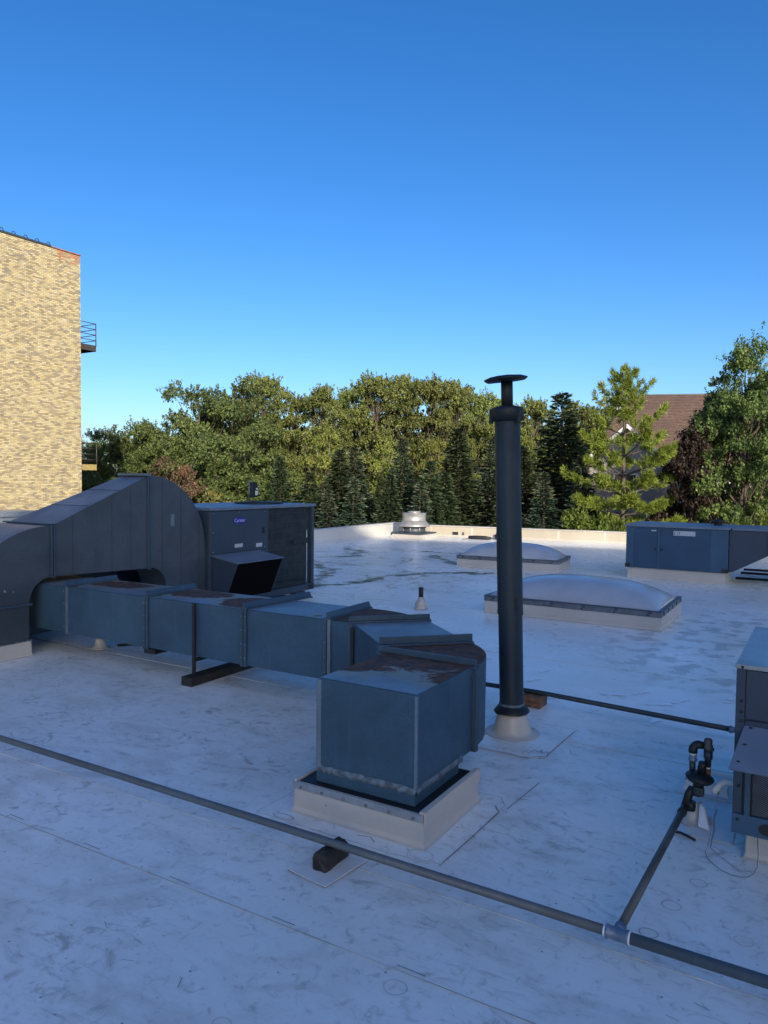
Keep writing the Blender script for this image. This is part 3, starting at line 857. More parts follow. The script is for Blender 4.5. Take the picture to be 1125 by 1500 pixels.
# duct support stands: post on a tarred sleeper
def stand(x, y0, y1, ph, lab, py=.062):
    st = empty('duct_stand', (x, y0, 0), lab, 'duct stand', 'black duct stands')
    MB().box(x - .12, x + .12, y0 - .04, y1, .0045, .009).build('slip_sheet', M['pad'], st)
    MB().box(x - .085, x + .085, y0, y1, .0095, .115).build('sleeper', M['blackwood'], st, .006)
    MB().box(x - .02 + .0, x + .02, YF - py, YF - py + .032, .1155, ph).build('post', M['black'], st, .003)
    MB().box(x - .06, x + .06, YF - py - .04, YF - py + .1, .1155, .122).build('foot_plate', M['black'], st)
    MB().box(x - .02, x + .02, YF - .028, YB + .05, ZB - .052, ZB - .014).build('cross_bar', M['black'], st)
    return st
stand(-6.47, 6.29, 7.62, .985, 'black post on a long tarred timber sleeper under the middle of the low duct')
stand(-4.165, 6.20, 7.2, .96, 'black post standing at the first elbow of the low duct', .12)

# ------------------------------------------------------------------ tall clad duct: drop elbow, transition hood, curved end
hood = empty('duct_hood', (-9.9, 6.0, 0), 'big grey clad duct hood sloping up to a curved end beside the rooftop unit', 'duct')
HX = -9.41
def arcpts(cy, cz, ry, rz, a0, a1, n=14, p=2.0):
    out = []
    for k in range(n + 1):
        a = R(a0 + (a1 - a0) * k / n)
        c, s_ = math.cos(a), math.sin(a)
        out.append((cy + ry * math.copysign(abs(c) ** (2 / p), c), cz + rz * math.copysign(abs(s_) ** (2 / p), s_)))
    return out
elb = [(6.235, .71)] + arcpts(6.575, .71, .34, .345, 180, 90, 10)[1:] + [(6.575, 1.775)] + arcpts(6.575, .71, 1.2, 1.065, 90, 180, 16, 2.15)[1:]
ob = MB().prism(elb, 'x', -10.52, HX, ).build('drop_elbow', M['clad'], hood, .004)
MB().box(-10.52, HX, 5.378, 6.232, .2, .70).build('neck', M['clad'], hood, .004)
MB().box(-10.56, HX + .03, 5.34, 6.262, .695, .725).build('joint_flange', M['seam'], hood, .004)
hc = curb(hood, -10.6, HX + .02, 5.3, 6.245, .205, .03)
MB().box(-10.6, HX + .028, 5.3, 6.25, .2055, .222).build('sealant', M['sealant'], hood, .006)
MB().lathe([(.02, 0), (.02, .01), (.008, .018)], (HX + .001, 5.88, .93), 12, tilt=Matrix.Rotation(R(90), 3, 'Y')).build('test_plug', M['fitting'], hood)
MB().lathe([(.013, 0), (.013, .008)], (HX + .001, 6.0, .91), 12, tilt=Matrix.Rotation(R(90), 3, 'Y')).build('test_plug', M['fitting'], hood)
MB().box(-11.7, -10.6, 6.7, 9.5, 0.002, 1.0).build('added_dark_box', M['unitdark'], hood, .01)  # added box that keeps the gap under the hood dark
# transition
YA, YC = 6.60, 8.32
side = [(HX, YA, 1.057), (HX, YC, 1.0), (HX, YC, 2.49), (HX, YA, 1.775)]
back = [(-10.5, YA, 1.057), (-10.02, YC, 1.0), (-10.02, YC, 2.49), (-10.5, YA, 1.775)]
tr_ = MB().hexa([side[0], side[1], back[1], back[0], side[3], side[2], back[2], back[3]]).build('transition', M['clad'], hood, .004)
def topf(u, v):
    y = YA + (YC - YA) * u; z = 1.775 + (2.49 - 1.775) * u + .004
    xb = -10.5 + .48 * u
    return (HX - .004 + (xb - HX + .008) * v, y, z)
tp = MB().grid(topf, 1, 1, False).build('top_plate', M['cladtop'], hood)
for u in (.36, .68):
    a, b = topf(u, .01), topf(u, .99)
    MB().tube([(a[0], a[1], a[2] + .002), (b[0], b[1], b[2] + .002)], .005, 6).build('panel_seam', M['clad'], tp)
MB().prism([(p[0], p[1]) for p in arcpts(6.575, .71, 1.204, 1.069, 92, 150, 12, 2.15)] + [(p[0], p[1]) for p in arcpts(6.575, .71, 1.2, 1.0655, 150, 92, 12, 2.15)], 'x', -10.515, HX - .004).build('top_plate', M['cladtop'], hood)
for yy, zb, zt in ((6.93, 1.05, 1.91), (7.62, 1.025, 2.19), (7.98, 1.015, 2.34)):
    MB().box(HX + .0005, HX + .005, yy - .006, yy + .006, zb, zt).build('panel_seam', M['clad'], tr_)
MB().box(HX + .0006, HX + .003, 7.3, 7.36, 1.27, 1.42).build('sticker', M['unitdark'], tr_)
for yy in (6.575, 6.612):
    MB().box(HX - .01, HX + .03, yy - .010, yy + .010, 1.04, 1.80).build('joint_flange', M['seam'], hood, .003)
    MB().box(-10.54, HX + .03, yy - .010, yy + .010, 1.7835, 1.805).build('joint_flange', M['seam'], hood, .003)
for yy in (8.315, 8.352):
    MB().box(HX - .01, HX + .03, yy - .010, yy + .010, .985, 2.50).build('joint_flange', M['seam'], hood, .003)
MB().box(-10.06, HX + .03, 8.26, 8.37, 2.4965, 2.535).build('top_collar', M['cladtop'], hood, .004)
# curved end: turns down beside the unit
cur = arcpts(8.36, 1.22, 1.25, 1.275, 90, 0, 20) + [(9.61, .25), (8.70, .25), (8.70, .66)] + arcpts(8.36, .66, .34, .345, 0, 90, 10)[1:]
ce = MB().prism(cur, 'x', -10.02, HX, ).build('curved_end', M['clad'], hood, .004)
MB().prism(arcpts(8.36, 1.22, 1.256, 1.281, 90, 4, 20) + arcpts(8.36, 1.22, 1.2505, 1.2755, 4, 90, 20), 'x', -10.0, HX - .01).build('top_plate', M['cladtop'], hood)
for yy in (8.62, 9.03, 9.45):
    zt = 1.22 + 1.275 * math.sqrt(max(0, 1 - ((yy - 8.36) / 1.25) ** 2)) - .01
    zb = .26 if yy > 8.7 else .66 + .345 * math.sqrt(max(0, 1 - ((yy - 8.36) / .34) ** 2))
    MB().box(HX + .0005, HX + .006, yy - .006, yy + .006, zb, zt).build('panel_seam', M['unitdark'], ce)
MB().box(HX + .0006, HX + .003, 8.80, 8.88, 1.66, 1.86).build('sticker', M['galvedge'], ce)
curb(hood, -10.15, HX + .0, 8.66, 9.60, .2495, .02)

# ------------------------------------------------------------------ rooftop unit with the oval badge
UX, UB = -9.35, -11.05
ru = empty('rooftop_unit', (-10.2, 11.2, 0), 'dark grey rooftop air unit with an oval blue badge, intake hood and bare coil', 'air unit')
curb(ru, UB + .1, UX - .12, 9.75, 12.6, .13, .02)
UY0, UYP, UYC, UY1 = 9.625, 11.19, 12.585, 12.73
MB().box(UB, UX, UY0, UYP, .275, 1.885).build('cabinet', M['unit'], ru, .006)
MB().box(UB, UX + .02, UY0 - .0, UY1, .14, .272).build('base_rail', M['unit'], ru, .006)
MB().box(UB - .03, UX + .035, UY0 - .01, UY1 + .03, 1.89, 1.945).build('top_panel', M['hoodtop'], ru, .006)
box('blower_panel', M['unit'], ru, UX + .001, UX + .014, UY0 + .06, UYP - .03, 1.12, 1.87, .004)
MB().box(UX + .001, UX + .02, UY0 + .01, UY0 + .052, .28, 1.88).build('corner_post', M['unitdark'], ru, .003)
# badge with its lettering
bd = MB().lathe([(1, 0), (1, .004), (.97, .006)], (0, 0, 0), 40)
bd.v = [(UX + .0145 + z, 10.405 + x * .165, 1.69 + y * .062) for (x, y, z) in bd.v]
bd = bd.build('badge', M['badge'], ru)
fc = bpy.data.curves.new('lettering', 'FONT'); fc.body = 'Carrier'; fc.size = .098; fc.extrude = .001; fc.align_x = 'CENTER'; fc.align_y = 'CENTER'
fo = bpy.data.objects.new('lettering', fc); COL.objects.link(fo)
fm = bpy.data.meshes.new_from_object(fo.evaluated_get(bpy.context.evaluated_depsgraph_get()))
bpy.data.objects.remove(fo)
fm.transform(Matrix(((0, 0, 1, UX + .0225), (1, 0, 0, 10.405), (0, 1, 0, 1.692), (0, 0, 0, 1))))
fm.materials.clear(); fm.materials.append(M['badgetext'])
lt = bpy.data.objects.new('lettering', fm); COL.objects.link(lt); lt.parent = bd; fm.transform(Matrix.Translation(-ru.location))
def sticker(parent, x, y0, y1, z0, z1, n=5):
    s_ = MB().box(x, x + .003, y0, y1, z0, z1).build('sticker', M['sticker'], parent)
    return s_
sticker(ru, UX + .0145, 10.28, 10.49, 1.195, 1.262)
sticker(ru, UX + .0145, 10.87, 11.04, 1.165, 1.235)
for (yy, zz) in ((9.72, 1.84), (11.12, 1.84), (9.72, 1.15), (11.12, 1.15), (9.72, 1.5), (11.12, 1.5), (10.4, 1.845)):
    MB().lathe([(.014, 0), (.014, .004), (.005, .009)], (UX + .0142, yy, zz), 8, tilt=Matrix.Rotation(R(90), 3, 'Y')).build('screw', M['fitting'], ru)
MB().box(UX + .0145, UX + .04, 11.06, 11.10, 1.42, 1.54).build('latch', M['black'], ru, .004)
MB().tube([(UX + .03, UYP + .07, 1.02), (UX + .03, UYP + .07, .5), (UX + .03, UYP + .10, .42), (UX + .03, UYC - .2, .40)], .013, 8).build('conduit', M['steeldark'], ru)
# intake hood
HY0, HY1 = 9.70, 10.95
MB().hexa([(UX + .002, HY0 - .02, 1.085), (UX + .002, HY1 + .02, 1.085), (-8.73, HY1 + .02, .985), (-8.73, HY0 - .02, .985),
           (UX + .002, HY0 - .02, 1.10), (UX + .002, HY1 + .02, 1.10), (-8.73, HY1 + .02, 1.0), (-8.73, HY0 - .02, 1.0)][:4][::-1] +
          [(UX + .002, HY0 - .02, 1.10), (UX + .002, HY1 + .02, 1.10), (-8.73, HY1 + .02, 1.0), (-8.73, HY0 - .02, 1.0)][::-1]).build('intake_hood', M['hoodtop'], ru, .003)
ch_ = [(UX + .002, 1.083), (-8.74, .984), (-9.03, .32), (UX + .002, .32)]
MB().prism(ch_, 'y', HY0, HY0 + .012).build('hood_cheek', M['unit'], ru)
MB().prism(ch_, 'y', HY1 - .012, HY1).build('hood_cheek', M['unit'], ru)
MB().prism([(UX + .002, .30), (-9.02, .30), (-9.02, .325), (UX + .002, .325)], 'y', HY0, HY1).build('hood_sill', M['unit'], ru)
MB().prism([(-8.76, .975), (-8.80, .972), (-9.07, .34), (-9.03, .33)], 'y', HY0 + .014, HY1 - .014).build('intake_shade_sheet', M['void'], ru)  # black sheet across the opening stands for the shade inside the hood
# condenser end: coil slab, wire guard, corner post with the open gap
MB().box(UX - .16, UX - .05, UYP + .005, UYC - .04, .275, 1.885).build('condenser_coil', M['coil'], ru)
wg = MB()
for k in range(34):
    yy = UYP + .03 + k * (UYC - UYP - .1) / 33
    wg.box(UX - .012, UX - .006, yy - .003, yy + .003, .28, 1.88)
for k in range(9):
    zz = .34 + k * .18
    wg.box(UX - .006, UX - .001, UYP + .02, UYC - .06, zz - .003, zz + .003)
tag(wg.build('wire_guard', M['wire'], ru), kind='stuff')
MB().box(UX - .02, UX + .002, UYP + .0, UYP + .05, .275, 1.885).build('corner_post', M['unit'], ru, .003)
MB().box(UX - .1, UX + .01, UY1 - .085, UY1, .275, 1.885).build('corner_post', M['unit'], ru, .004)
MB().box(UB, UB + .1, UY1 - .085, UY1, .275, 1.885).build('corner_post', M['unit'], ru, .004)
MB().box(UX - .008, UX + .006, UYC - .55, UYC - .06, 1.13, 1.24).build('access_plate', M['black'], ru, .01)
MB().box(UX + .021, UX + .03, UY1 - .2, UY1 - .06, .17, .24).build('lifting_lug', M['black'], ru)
MB().box(UX - .02, UX + .12, 11.25, 11.75, .03, .13).build('skid_foot', M['unit'], ru)
MB().box(UX - .3, UX + .03, 12.1, 12.4, .03, .13).build('skid_foot', M['unit'], ru)
MB().lathe([(.5, 0), (.5, .02), (.48, .035), (.1, .05)], (-10.15, 11.9, 1.946), 36).build('fan_guard', M['black'], ru)
# controller box on a pole, standing on the unit
pb = empty('controller_box', (-10.6, 12.12, 1.946), 'small black box with white stickers on a pole above the rooftop unit', 'control box')
MB().tube([(-10.6, 12.12, 1.946), (-10.6, 12.12, 2.42)], .016, 8).build('pole', M['fitting'], pb)
MB().box(-10.58, -10.49, 12.10, 12.27, 2.06, 2.385).build('case', M['black'], pb, .015)
MB().box(-10.489, -10.487, 12.18, 12.262, 2.11, 2.205).build('sticker', M['sticker_white'], pb)
MB().box(-10.489, -10.487, 12.205, 12.262, 2.225, 2.265).build('sticker', M['sticker_white'], pb)

# ------------------------------------------------------------------ vent stack
stx, sty = -2.622, 6.9
vs_ = empty('vent_stack', (stx, sty, 0), 'tall dark steel vent stack with a flat rain cap on a white boot', 'vent stack')
tl = Matrix.Rotation(R(-2.0), 3, 'Y')
def SP(z, dx=0.0): return (stx - .036 * z + dx, sty, z)
MB().lathe([(.27, .004), (.262, .009), (.215, .012), (.192, .03), (.181, .06), (.15, .17), (.139, .215)], (stx, sty, 0), 40).build('boot', M['wrap'], vs_)
MB().lathe([(.172, -.028), (.178, -.018), (.165, .0), (.135, .035), (.122, .045)], SP(.235), 40, tilt=tl, jit=.006).build('storm_collar', M['steeldark'], vs_)
MB().lathe([(.128, -.01), (.124, .012), (.12, .016)], SP(.285), 40, tilt=tl, jit=.006).build('sealant', M['sealant'], vs_)
def pipe(z0, z1, r, nm, mat, fn=None, n=32):
    m = MB(); N = 24
    vs = []; fs = []
    for i in range(N + 1):
        z = z0 + (z1 - z0) * i / N
        c = SP(z)
        for k in range(n):
            a = 2 * math.pi * k / n
            vs.append((c[0] + r * math.cos(a), c[1] + r * math.sin(a), z))
    for i in range(N):
        for k in range(n):
            fs.append((i * n + k, i * n + (k + 1) % n, (i + 1) * n + (k + 1) % n, (i + 1) * n + k))
    m.add(vs, fs, True)
    return m.build(nm, M[mat], vs_, 0, fn)
def soot(x, y, z):
    a = math.atan2(y - sty, x - (stx - .036 * z))
    return .62 * max(0, 1 - abs(a + .75) / .42) * max(0, 1 - abs(z - 1.35) / .65) + .18 * max(0, 1 - abs(a + 2.7) / .5)
pipe(.25, 1.185, .118, 'pipe_section', 'steel', lambda x, y, z: 0)
pipe(1.205, 3.09, .124, 'pipe_section', 'steel', soot)
pipe(1.176, 1.214, .1275, 'joint_band', 'steel', lambda x, y, z: 0)
pipe(1.10, 1.112, .1195, 'joint_band', 'steel', lambda x, y, z: 0)
sb = MB().box(-.006, .006, -.0, .006, 0, 1.8)
for i, p in enumerate(sb.v):
    z = 1.25 + p[2]; a = -2.05
    c = SP(z); sb.v[i] = (c[0] + .125 * math.cos(a) + p[0] * .6, c[1] + .125 * math.sin(a) + p[1] - .002, z)
sb.build('pipe_seam', M['steeldark'], vs_)
MB().lathe([(.126, -.01), (.158, .0), (.158, .10), (.15, .125), (.06, .15)], SP(3.075), 36, tilt=tl).build('top_band', M['steeldark'], vs_)
for a in (-2.6, -.45, 1.2, 2.3):
    c = SP(3.12)
    MB().box(c[0] + .158 * math.cos(a) - .016, c[0] + .158 * math.cos(a) + .016, sty + .158 * math.sin(a) - .016, sty + .158 * math.sin(a) + .016, 3.045, 3.185).build('band_clip', M['steeldark'], vs_, .004)
MB().tube([SP(3.2), SP(3.36), SP(3.47)], .058, 24).build('stem', M['steeldark'], vs_)
cap_t = Matrix.Rotation(R(-4), 3, 'Y') @ Matrix.Rotation(R(5), 3, 'X')
MB().lathe([(.05, -.035), (.19, -.03), (.212, -.014), (.213, -.004), (.15, .018), (.02, .03)], (stx - .036 * 3.49 - .012, sty, 3.492), 40, tilt=cap_t, jit=.007).build('rain_cap', M['steeldark'], vs_)

# ------------------------------------------------------------------ skylights
def skylight(x0, x1, y0, y1, rz, lab):
    cx, cy = (x0 + x1) / 2, (y0 + y1) / 2
    sk = empty('skylight', (cx, cy, 0), lab, 'skylight', 'domed skylights')
    hc = .225
    curb(sk, x0, x1, y0, y1, hc, .02)
    fr = MB()
    e = .012; w = .055
    for (a, b, c, d) in ((x0 - e, x1 + e, y0 - e, y0 + w), (x0 - e, x1 + e, y1 - w, y1 + e), (x0 - e, x0 + w, y0 + w + .001, y1 - w - .001), (x1 - w, x1 + e, y0 + w + .001, y1 - w - .001)):
        MB().box(a, b, c, d, hc + .001, .315).build('frame_rail', M['frame'], sk, .004)
        MB().box(a - .004 if c < y0 + w + .001 or True else a, b + .004, c - .004, d + .004, .3155, .33).build('retainer', M['unitdark'], sk, .003)
    n = 6
    for k in range(n):
        xx = x0 + .18 + (x1 - x0 - .36) * k / (n - 1)
        MB().box(xx - .03, xx + .03, y0 - e - .012, y0 - e - .001, .275, .312).build('clip', M['unitdark'], sk, .003)
        MB().lathe([(.014, 0), (.014, .006), (.005, .012)], (xx - .03, y0 - e - .0005, .25), 8, tilt=Matrix.Rotation(R(90), 3, 'X')).build('screw', M['black'], sk)
    for k in range(5):
        yy = y0 + .15 + (y1 - y0 - .3) * k / 4
        MB().box(x1 + e + .001, x1 + e + .012, yy - .03, yy + .03, .275, .312).build('clip', M['unitdark'], sk, .003)
        MB().lathe([(.014, 0), (.014, .006), (.005, .012)], (x1 + e + .0005, yy, .255), 8, tilt=Matrix.Rotation(R(90), 3, 'Y')).build('screw', M['black'], sk)
    def dome(u, v):
        a, b = 2 * u - 1, 2 * v - 1
        h = ((1 - abs(a) ** 2.6) * (1 - abs(b) ** 2.4)) ** .62
        return (cx + a * ((x1 - x0) / 2 - w - .005), cy + b * ((y1 - y0) / 2 - w - .005), .322 + .385 * h)
    # ease the samples towards the rim
    ez = lambda t: .5 - .5 * math.cos(math.pi * t) * (1 - .25 * math.sin(math.pi * t) ** 2)
    MB().grid(lambda u, v: dome(ez(u), ez(v)), 48, 32).build('dome', M['dome'], sk)
    sk.rotation_euler = (0, 0, rz)
    return sk
skylight(-5.505, -2.345, 12.93, 14.88, R(.3), 'nearer large milky skylight dome right of the vent stack')
skylight(-9.17, -6.27, 19.42, 20.95, R(6.0), 'farther milky skylight dome crossed by the vent stack')

# ------------------------------------------------------------------ blue-grey unit on the far right, with its duct
bu = empty('rooftop_unit', (-3.28, 20.4, 0), 'blue grey rooftop unit with two doors and a white plate', 'air unit', None)
curb(bu, -4.45, -2.13, 19.80, 21.1, .27, .02)
MB().box(-4.49, -2.07, 19.75, 21.5, .275, 1.33).build('cabinet', M['blueunit'], bu, .01)
MB().box(-4.52, -2.03, 19.715, 21.55, 1.332, 1.385).build('roof_panel', M['hoodtop'], bu, .008)
for (a, b, hinge) in ((-4.27, -3.72, -3.76), (-3.64, -2.47, -3.6)):
    d = MB().box(a, b, 19.728, 19.749, .31, 1.285).build('door', M['bluedoor'], bu, .005)
    MB().box(hinge - .02, hinge + .02, 19.70, 19.727, .74, .81).build('handle', M['black'], d, .004)
MB().box(-3.71, -3.65, 19.735, 19.749, .3, 1.3).build('mullion', M['blueunit'], bu, .004)
for (a, b) in ((-4.50, -4.38), (-2.2, -2.06)):
    MB().box(a, b, 19.722, 19.749, .28, .375).build('corner_bracket', M['black'], bu, .004)
pl_ = MB().box(-3.33, -2.82, 19.722, 19.727, 1.145, 1.262).build('sign_plate', M['sticker'], bu)
# the dark marks at the left end of the plate: two arcs and a stroke
ar = MB()
def vrib(pts, w, y):
    for (x0, z0), (x1, z1) in zip(pts, pts[1:]):
        d = Vector((x1 - x0, z1 - z0)).normalized(); n_ = Vector((-d.y, d.x)) * w / 2
        ar.add([(x0 - n_.x, y, z0 - n_.y), (x1 - n_.x, y, z1 - n_.y), (x1 + n_.x, y, z1 + n_.y), (x0 + n_.x, y, z0 + n_.y)], [(0, 1, 2, 3)])
vrib([(-3.285, 1.25), (-3.305, 1.225), (-3.305, 1.185), (-3.295, 1.165)], .012, 19.7205)
vrib([(-3.22, 1.245), (-3.225, 1.205), (-3.235, 1.16)], .010, 19.7205)
vrib([(-3.205, 1.25), (-3.185, 1.235), (-3.178, 1.2), (-3.185, 1.175)], .012, 19.7205)
ar.build('lettering', M['black'], pl_)
MB().box(-3.87, -3.74, 19.722, 19.727, 1.235, 1.265).build('sticker', M['sticker'], bu)
MB().tube([(-2.45, 20.9, 1.386), (-2.45, 20.9, 1.47)], .1, 16).build('flue_cap', M['black'], bu)
MB().lathe([(.16, 1.471), (.17, 1.49), (.05, 1.53)], (-2.45, 20.9, 0), 16).build('flue_cap', M['black'], bu)
bd_ = empty('unit_duct', (-.4, 20.5, 0), 'wide grey duct with a slanted underside running right from the blue grey unit', 'duct')
MB().prism([(-2.06, .30), (-1.97, .31), (-1.2, .75), (.4, 1.0), (2.6, 1.0), (2.6, 1.33), (-2.06, 1.33)], 'y', 19.83, 21.4).build('duct_section', M['unit'], bd_, .006)
MB().box(-2.0, 2.6, 19.79, 21.44, 1.332, 1.385).build('roof_panel', M['hoodtop'], bd_, .006)
for x in (-1.2, .4):
    MB().box(x - .02, x + .02, 19.80, 19.829, .80 if x < 0 else 1.0, 1.33).build('joint_flange', M['unitdark'], bd_, .003)
MB().box(2.2, 2.5, 20.3, 20.9, .0, 1.0).build('leg', M['black'], bd_)
for k, (y, z) in enumerate(((20.9, .05), (22.2, .05), (23.0, .06))):
    nm = ('nearest', 'middle', 'farthest')[k]
    pr = MB().tube([(-2.0, y, z), (6, y + .2, z)], .032, 8)
    tag(pr.build('conduit', M['black']), f'{nm} of the thin black pipes on the roof under the slanted duct', 'pipe', 'black pipes behind the blue unit')
    if k: pass

# ------------------------------------------------------------------ near grey unit cut off by the right edge of the frame
nu = empty('rooftop_unit', (.3, 6.0, 0), 'grey rooftop unit cut off at the right, sloping rain hood over its filter', 'air unit')
NX0, NX1, NY0, NY1 = -.482, 1.6, 5.30, 6.74
curb(nu, -.40, NX1 - .1, 5.42, 6.65, .20, .03)
MB().box(NX0, NX1, NY0 - .012, NY1, .205, .335).build('base_rail', M['blueunit'], nu, .005)
for (cx, w) in ((-.27, .075), (.02, .075), (.5, .075)):
    MB().lathe([(.05, 0), (.05, .0016)], (0, 0, 0), 20)
    m = MB().lathe([(1, 0), (1, .002)], (0, 0, 0), 20)
    m.v = [(cx + x * .055, NY0 - .0125 - z, .268 + y * .038) for (x, y, z) in m.v]
    m.build('fork_slot', M['black'], nu)
MB().box(NX0 + .03, NX1 - .03, NY0 + .02, NY1 - .02, .3355, 1.29).build('cabinet', M['unit'], nu)
MB().box(NX0, NX0 + .055, NY0, NY0 + .05, .336, 1.288).build('corner_post', M['unit'], nu, .004)
MB().box(NX0, NX0 + .055, NY1 - .05, NY1, .336, 1.288).build('corner_post', M['unit'], nu, .004)
MB().box(NX0 + .057, NX1 - .06, NY0 + .004, NY0 + .0195, .965, 1.285).build('access_panel', M['unit'], nu, .004)
MB().box(NX0 + .057, NX1 - .06, NY0 + .002, NY0 + .0195, .92, .955).build('rail', M['unit'], nu, .004)
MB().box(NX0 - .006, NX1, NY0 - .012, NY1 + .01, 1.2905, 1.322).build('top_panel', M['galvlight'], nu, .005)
hl0, hl1 = NX0 + .055, NX0 - .006
sl = MB().hexa([(hl0, NY0, .908), (hl1, NY0 - .245, .698), (NX1 - .1, NY0 - .245, .698), (NX1 - .1, NY0, .908),
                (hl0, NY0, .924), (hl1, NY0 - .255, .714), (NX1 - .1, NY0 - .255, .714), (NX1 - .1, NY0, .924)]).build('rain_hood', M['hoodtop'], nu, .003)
for k, (t, xx) in enumerate(((.05, .075), (.45, .05), (.85, .025))):
    MB().lathe([(.011, 0), (.011, .004), (.004, .007)], (NX0 + .02 + xx, NY0 - .245 * t, .925 - .208 * t), 8).build('screw', M['black'], sl)
for zz in (.95, 1.01, 1.08, 1.305, .52, .3):
    MB().lathe([(.010, 0), (.010, .004), (.004, .007)], (NX0 + .035, NY0 - .0005 - (.012 if zz in (1.305, .3) else 0), zz), 8, tilt=Matrix.Rotation(R(90), 3, 'X')).build('screw', M['black'], nu)
MB().box(NX0 + .07, NX0 + .105, NY0 - .02, NY0 + .019, .337, .70).build('filter_frame', M['seam'], nu, .003)
MB().box(NX0 + .11, NX1 - .2, NY0 + .010, NY0 + .0195, .34, .72).build('filter_back', M['black'], nu)
fl = MB()
for k in range(120):
    x0 = NX0 + .112 - .38 * .75 + k * .0155
    pts = []
    za, zb = .34, .72
    xa, xb = x0, x0 + (zb - za) * 1.15
    if xb < NX0 + .113: continue
    if xa < NX0 + .113:
        za += (NX0 + .113 - xa) / 1.15; xa = NX0 + .113
    if xb > NX1 - .2: break
    fl.add([(xa, NY0 + .006, za), (xa + .006, NY0 + .006, za), (xb + .006, NY0 + .006, zb), (xb, NY0 + .006, zb), (xa, NY0 + .0095, za), (xa + .006, NY0 + .0095, za), (xb + .006, NY0 + .0095, zb), (xb, NY0 + .0095, zb)],
           [(0, 1, 2, 3), (0, 3, 7, 4), (1, 5, 6, 2), (3, 2, 6, 7), (0, 4, 5, 1)])
tag(fl.build('filter_mesh', M['frame'], nu), kind='stuff')
MB().tube([(-.47, 5.47, .465), (-.535, 5.47, .465), (-.57, 5.47, .445), (-.612, 5.47, .385)], .025, 14, caps=False).build('drain_pipe', M['pvc'], nu)
MB().tube([(-.605, 5.47, .395), (-.611, 5.47, .3865)], .021, 14).build('drain_mouth', M['black'], nu)
MB().tube([(-.585, 5.46, .37), (-.585, 5.46, .41)], .006, 6).build('drain_clip', M['fitting'], nu)
wr = MB().tube([(-.585, 5.455, .40), (-.60, 5.44, .25), (-.625, 5.40, .06), (-.64, 5.33, .006)], .0022, 6).tube([(-.64, 5.33, .006), (-.61, 5.25, .006), (-.56, 5.18, .006), (-.51, 5.135, .006), (-.45, 5.11, .006), (-.40, 5.115, .006), (-.36, 5.14, .008), (-.335, 5.20, .012), (-.322, 5.27, .02), (-.322, 5.33, .08), (-.335, 5.372, .20)], .0022, 6)
tag(wr.build('thin_wire', M['frame']), 'thin grey wire looping from the white drain pipe down onto the roof', 'wire')
stp = MB().tube([(-.875, 5.53, .01), (-.83, 5.53, .012), (-.775, 5.51, .008), (-.725, 5.48, .006)], .009, 6)
tag(stp.build('strap', M['black']), 'short black strap lying on the roof right of the branch pipe', 'strap')

# ------------------------------------------------------------------ gas line with its branch and regulator
gl = empty('gas_line', (-.884, 3.93, 0), 'long grey gas pipe across the foreground with a branch up to a regulator', 'gas pipe')
PY, PZ = 3.925, .135
MB().tube([(-11.5, PY - .02, PZ - .022), (-2.72, PY - .055, PZ + .012), (-.947, PY, PZ - .025)], .0262, 16).build('pipe', M['pipe'], gl)
MB().tube([(-.822, PY, PZ - .025), (3.5, PY, PZ - .03)], .0305, 16).build('pipe', M['pipe'], gl)
z_ = PZ - .025
MB().tube([(-.957, PY, z_), (-.943, PY, z_)], .030, 16).build('tape', M['white'], gl)
MB().tube([(-.943, PY, z_), (-.932, PY, z_), (-.928, PY, z_), (-.842, PY, z_), (-.838, PY, z_), (-.827, PY, z_)], [.037, .037, .033, .033, .037, .037], 18).build('tee', M['fitting'], gl)
MB().tube([(-.827, PY, z_), (-.817, PY, z_)], .034, 16).build('tape', M['white'], gl)
MB().tube([(-.884, PY + .02, z_), (-.884, PY + .075, z_ + .006)], [.031, .031], 16).build('tee_branch', M['fitting'], gl)
bp0, bp1 = Vector((-.884, PY + .07, z_ + .004)), Vector((-.80, 5.36, .228))
MB().tube([bp0, bp1], .0232, 14).build('branch_pipe', M['branchpipe'], gl)
bdv = (bp1 - bp0).normalized()
MB().tube([bp1 - bdv * .005, bp1 + bdv * .03, bp1 + bdv * .05, bp1 + bdv * .12], [.030, .030, .026, .028], 12).build('coupling', M['black'], gl)
vv = bp1 + bdv * .13
MB().tube([vv + Vector((.03, 0, -.03)), vv + Vector((.03, .0, .03))], .034, 12).build('shutoff_valve', M['steeldark'], gl)
MB().tube([bp1 + bdv * .1, (-.775, 5.5, .32), (-.755, 5.5, .36)], .028, 12).build('elbow', M['black'], gl)
rg = Vector((-.708, 5.48, .455))
rtl = Matrix.Rotation(R(7), 3, 'Y')
MB().lathe([(.03, -.13), (.036, -.12), (.036, -.05), (.05, -.03)], rg, 16, tilt=rtl).build('regulator_body', M['steeldark'], gl)
MB().box(rg.x - .03, rg.x + .035, rg.y - .045, rg.y, rg.z - .12, rg.z - .06).build('regulator_port', M['pipedark'], gl, .012)
MB().lathe([(.045, -.034), (.076, -.026), (.09, -.012), (.094, .0), (.09, .01), (.07, .02), (.042, .034)], rg, 28, tilt=rtl).build('regulator_disc', M['steeldark'], gl)
MB().lathe([(.028, .03), (.028, .105), (.024, .112)], rg + Vector((.005, .0, 0)), 16, tilt=rtl).build('vent_cap', M['steeldark'], gl)
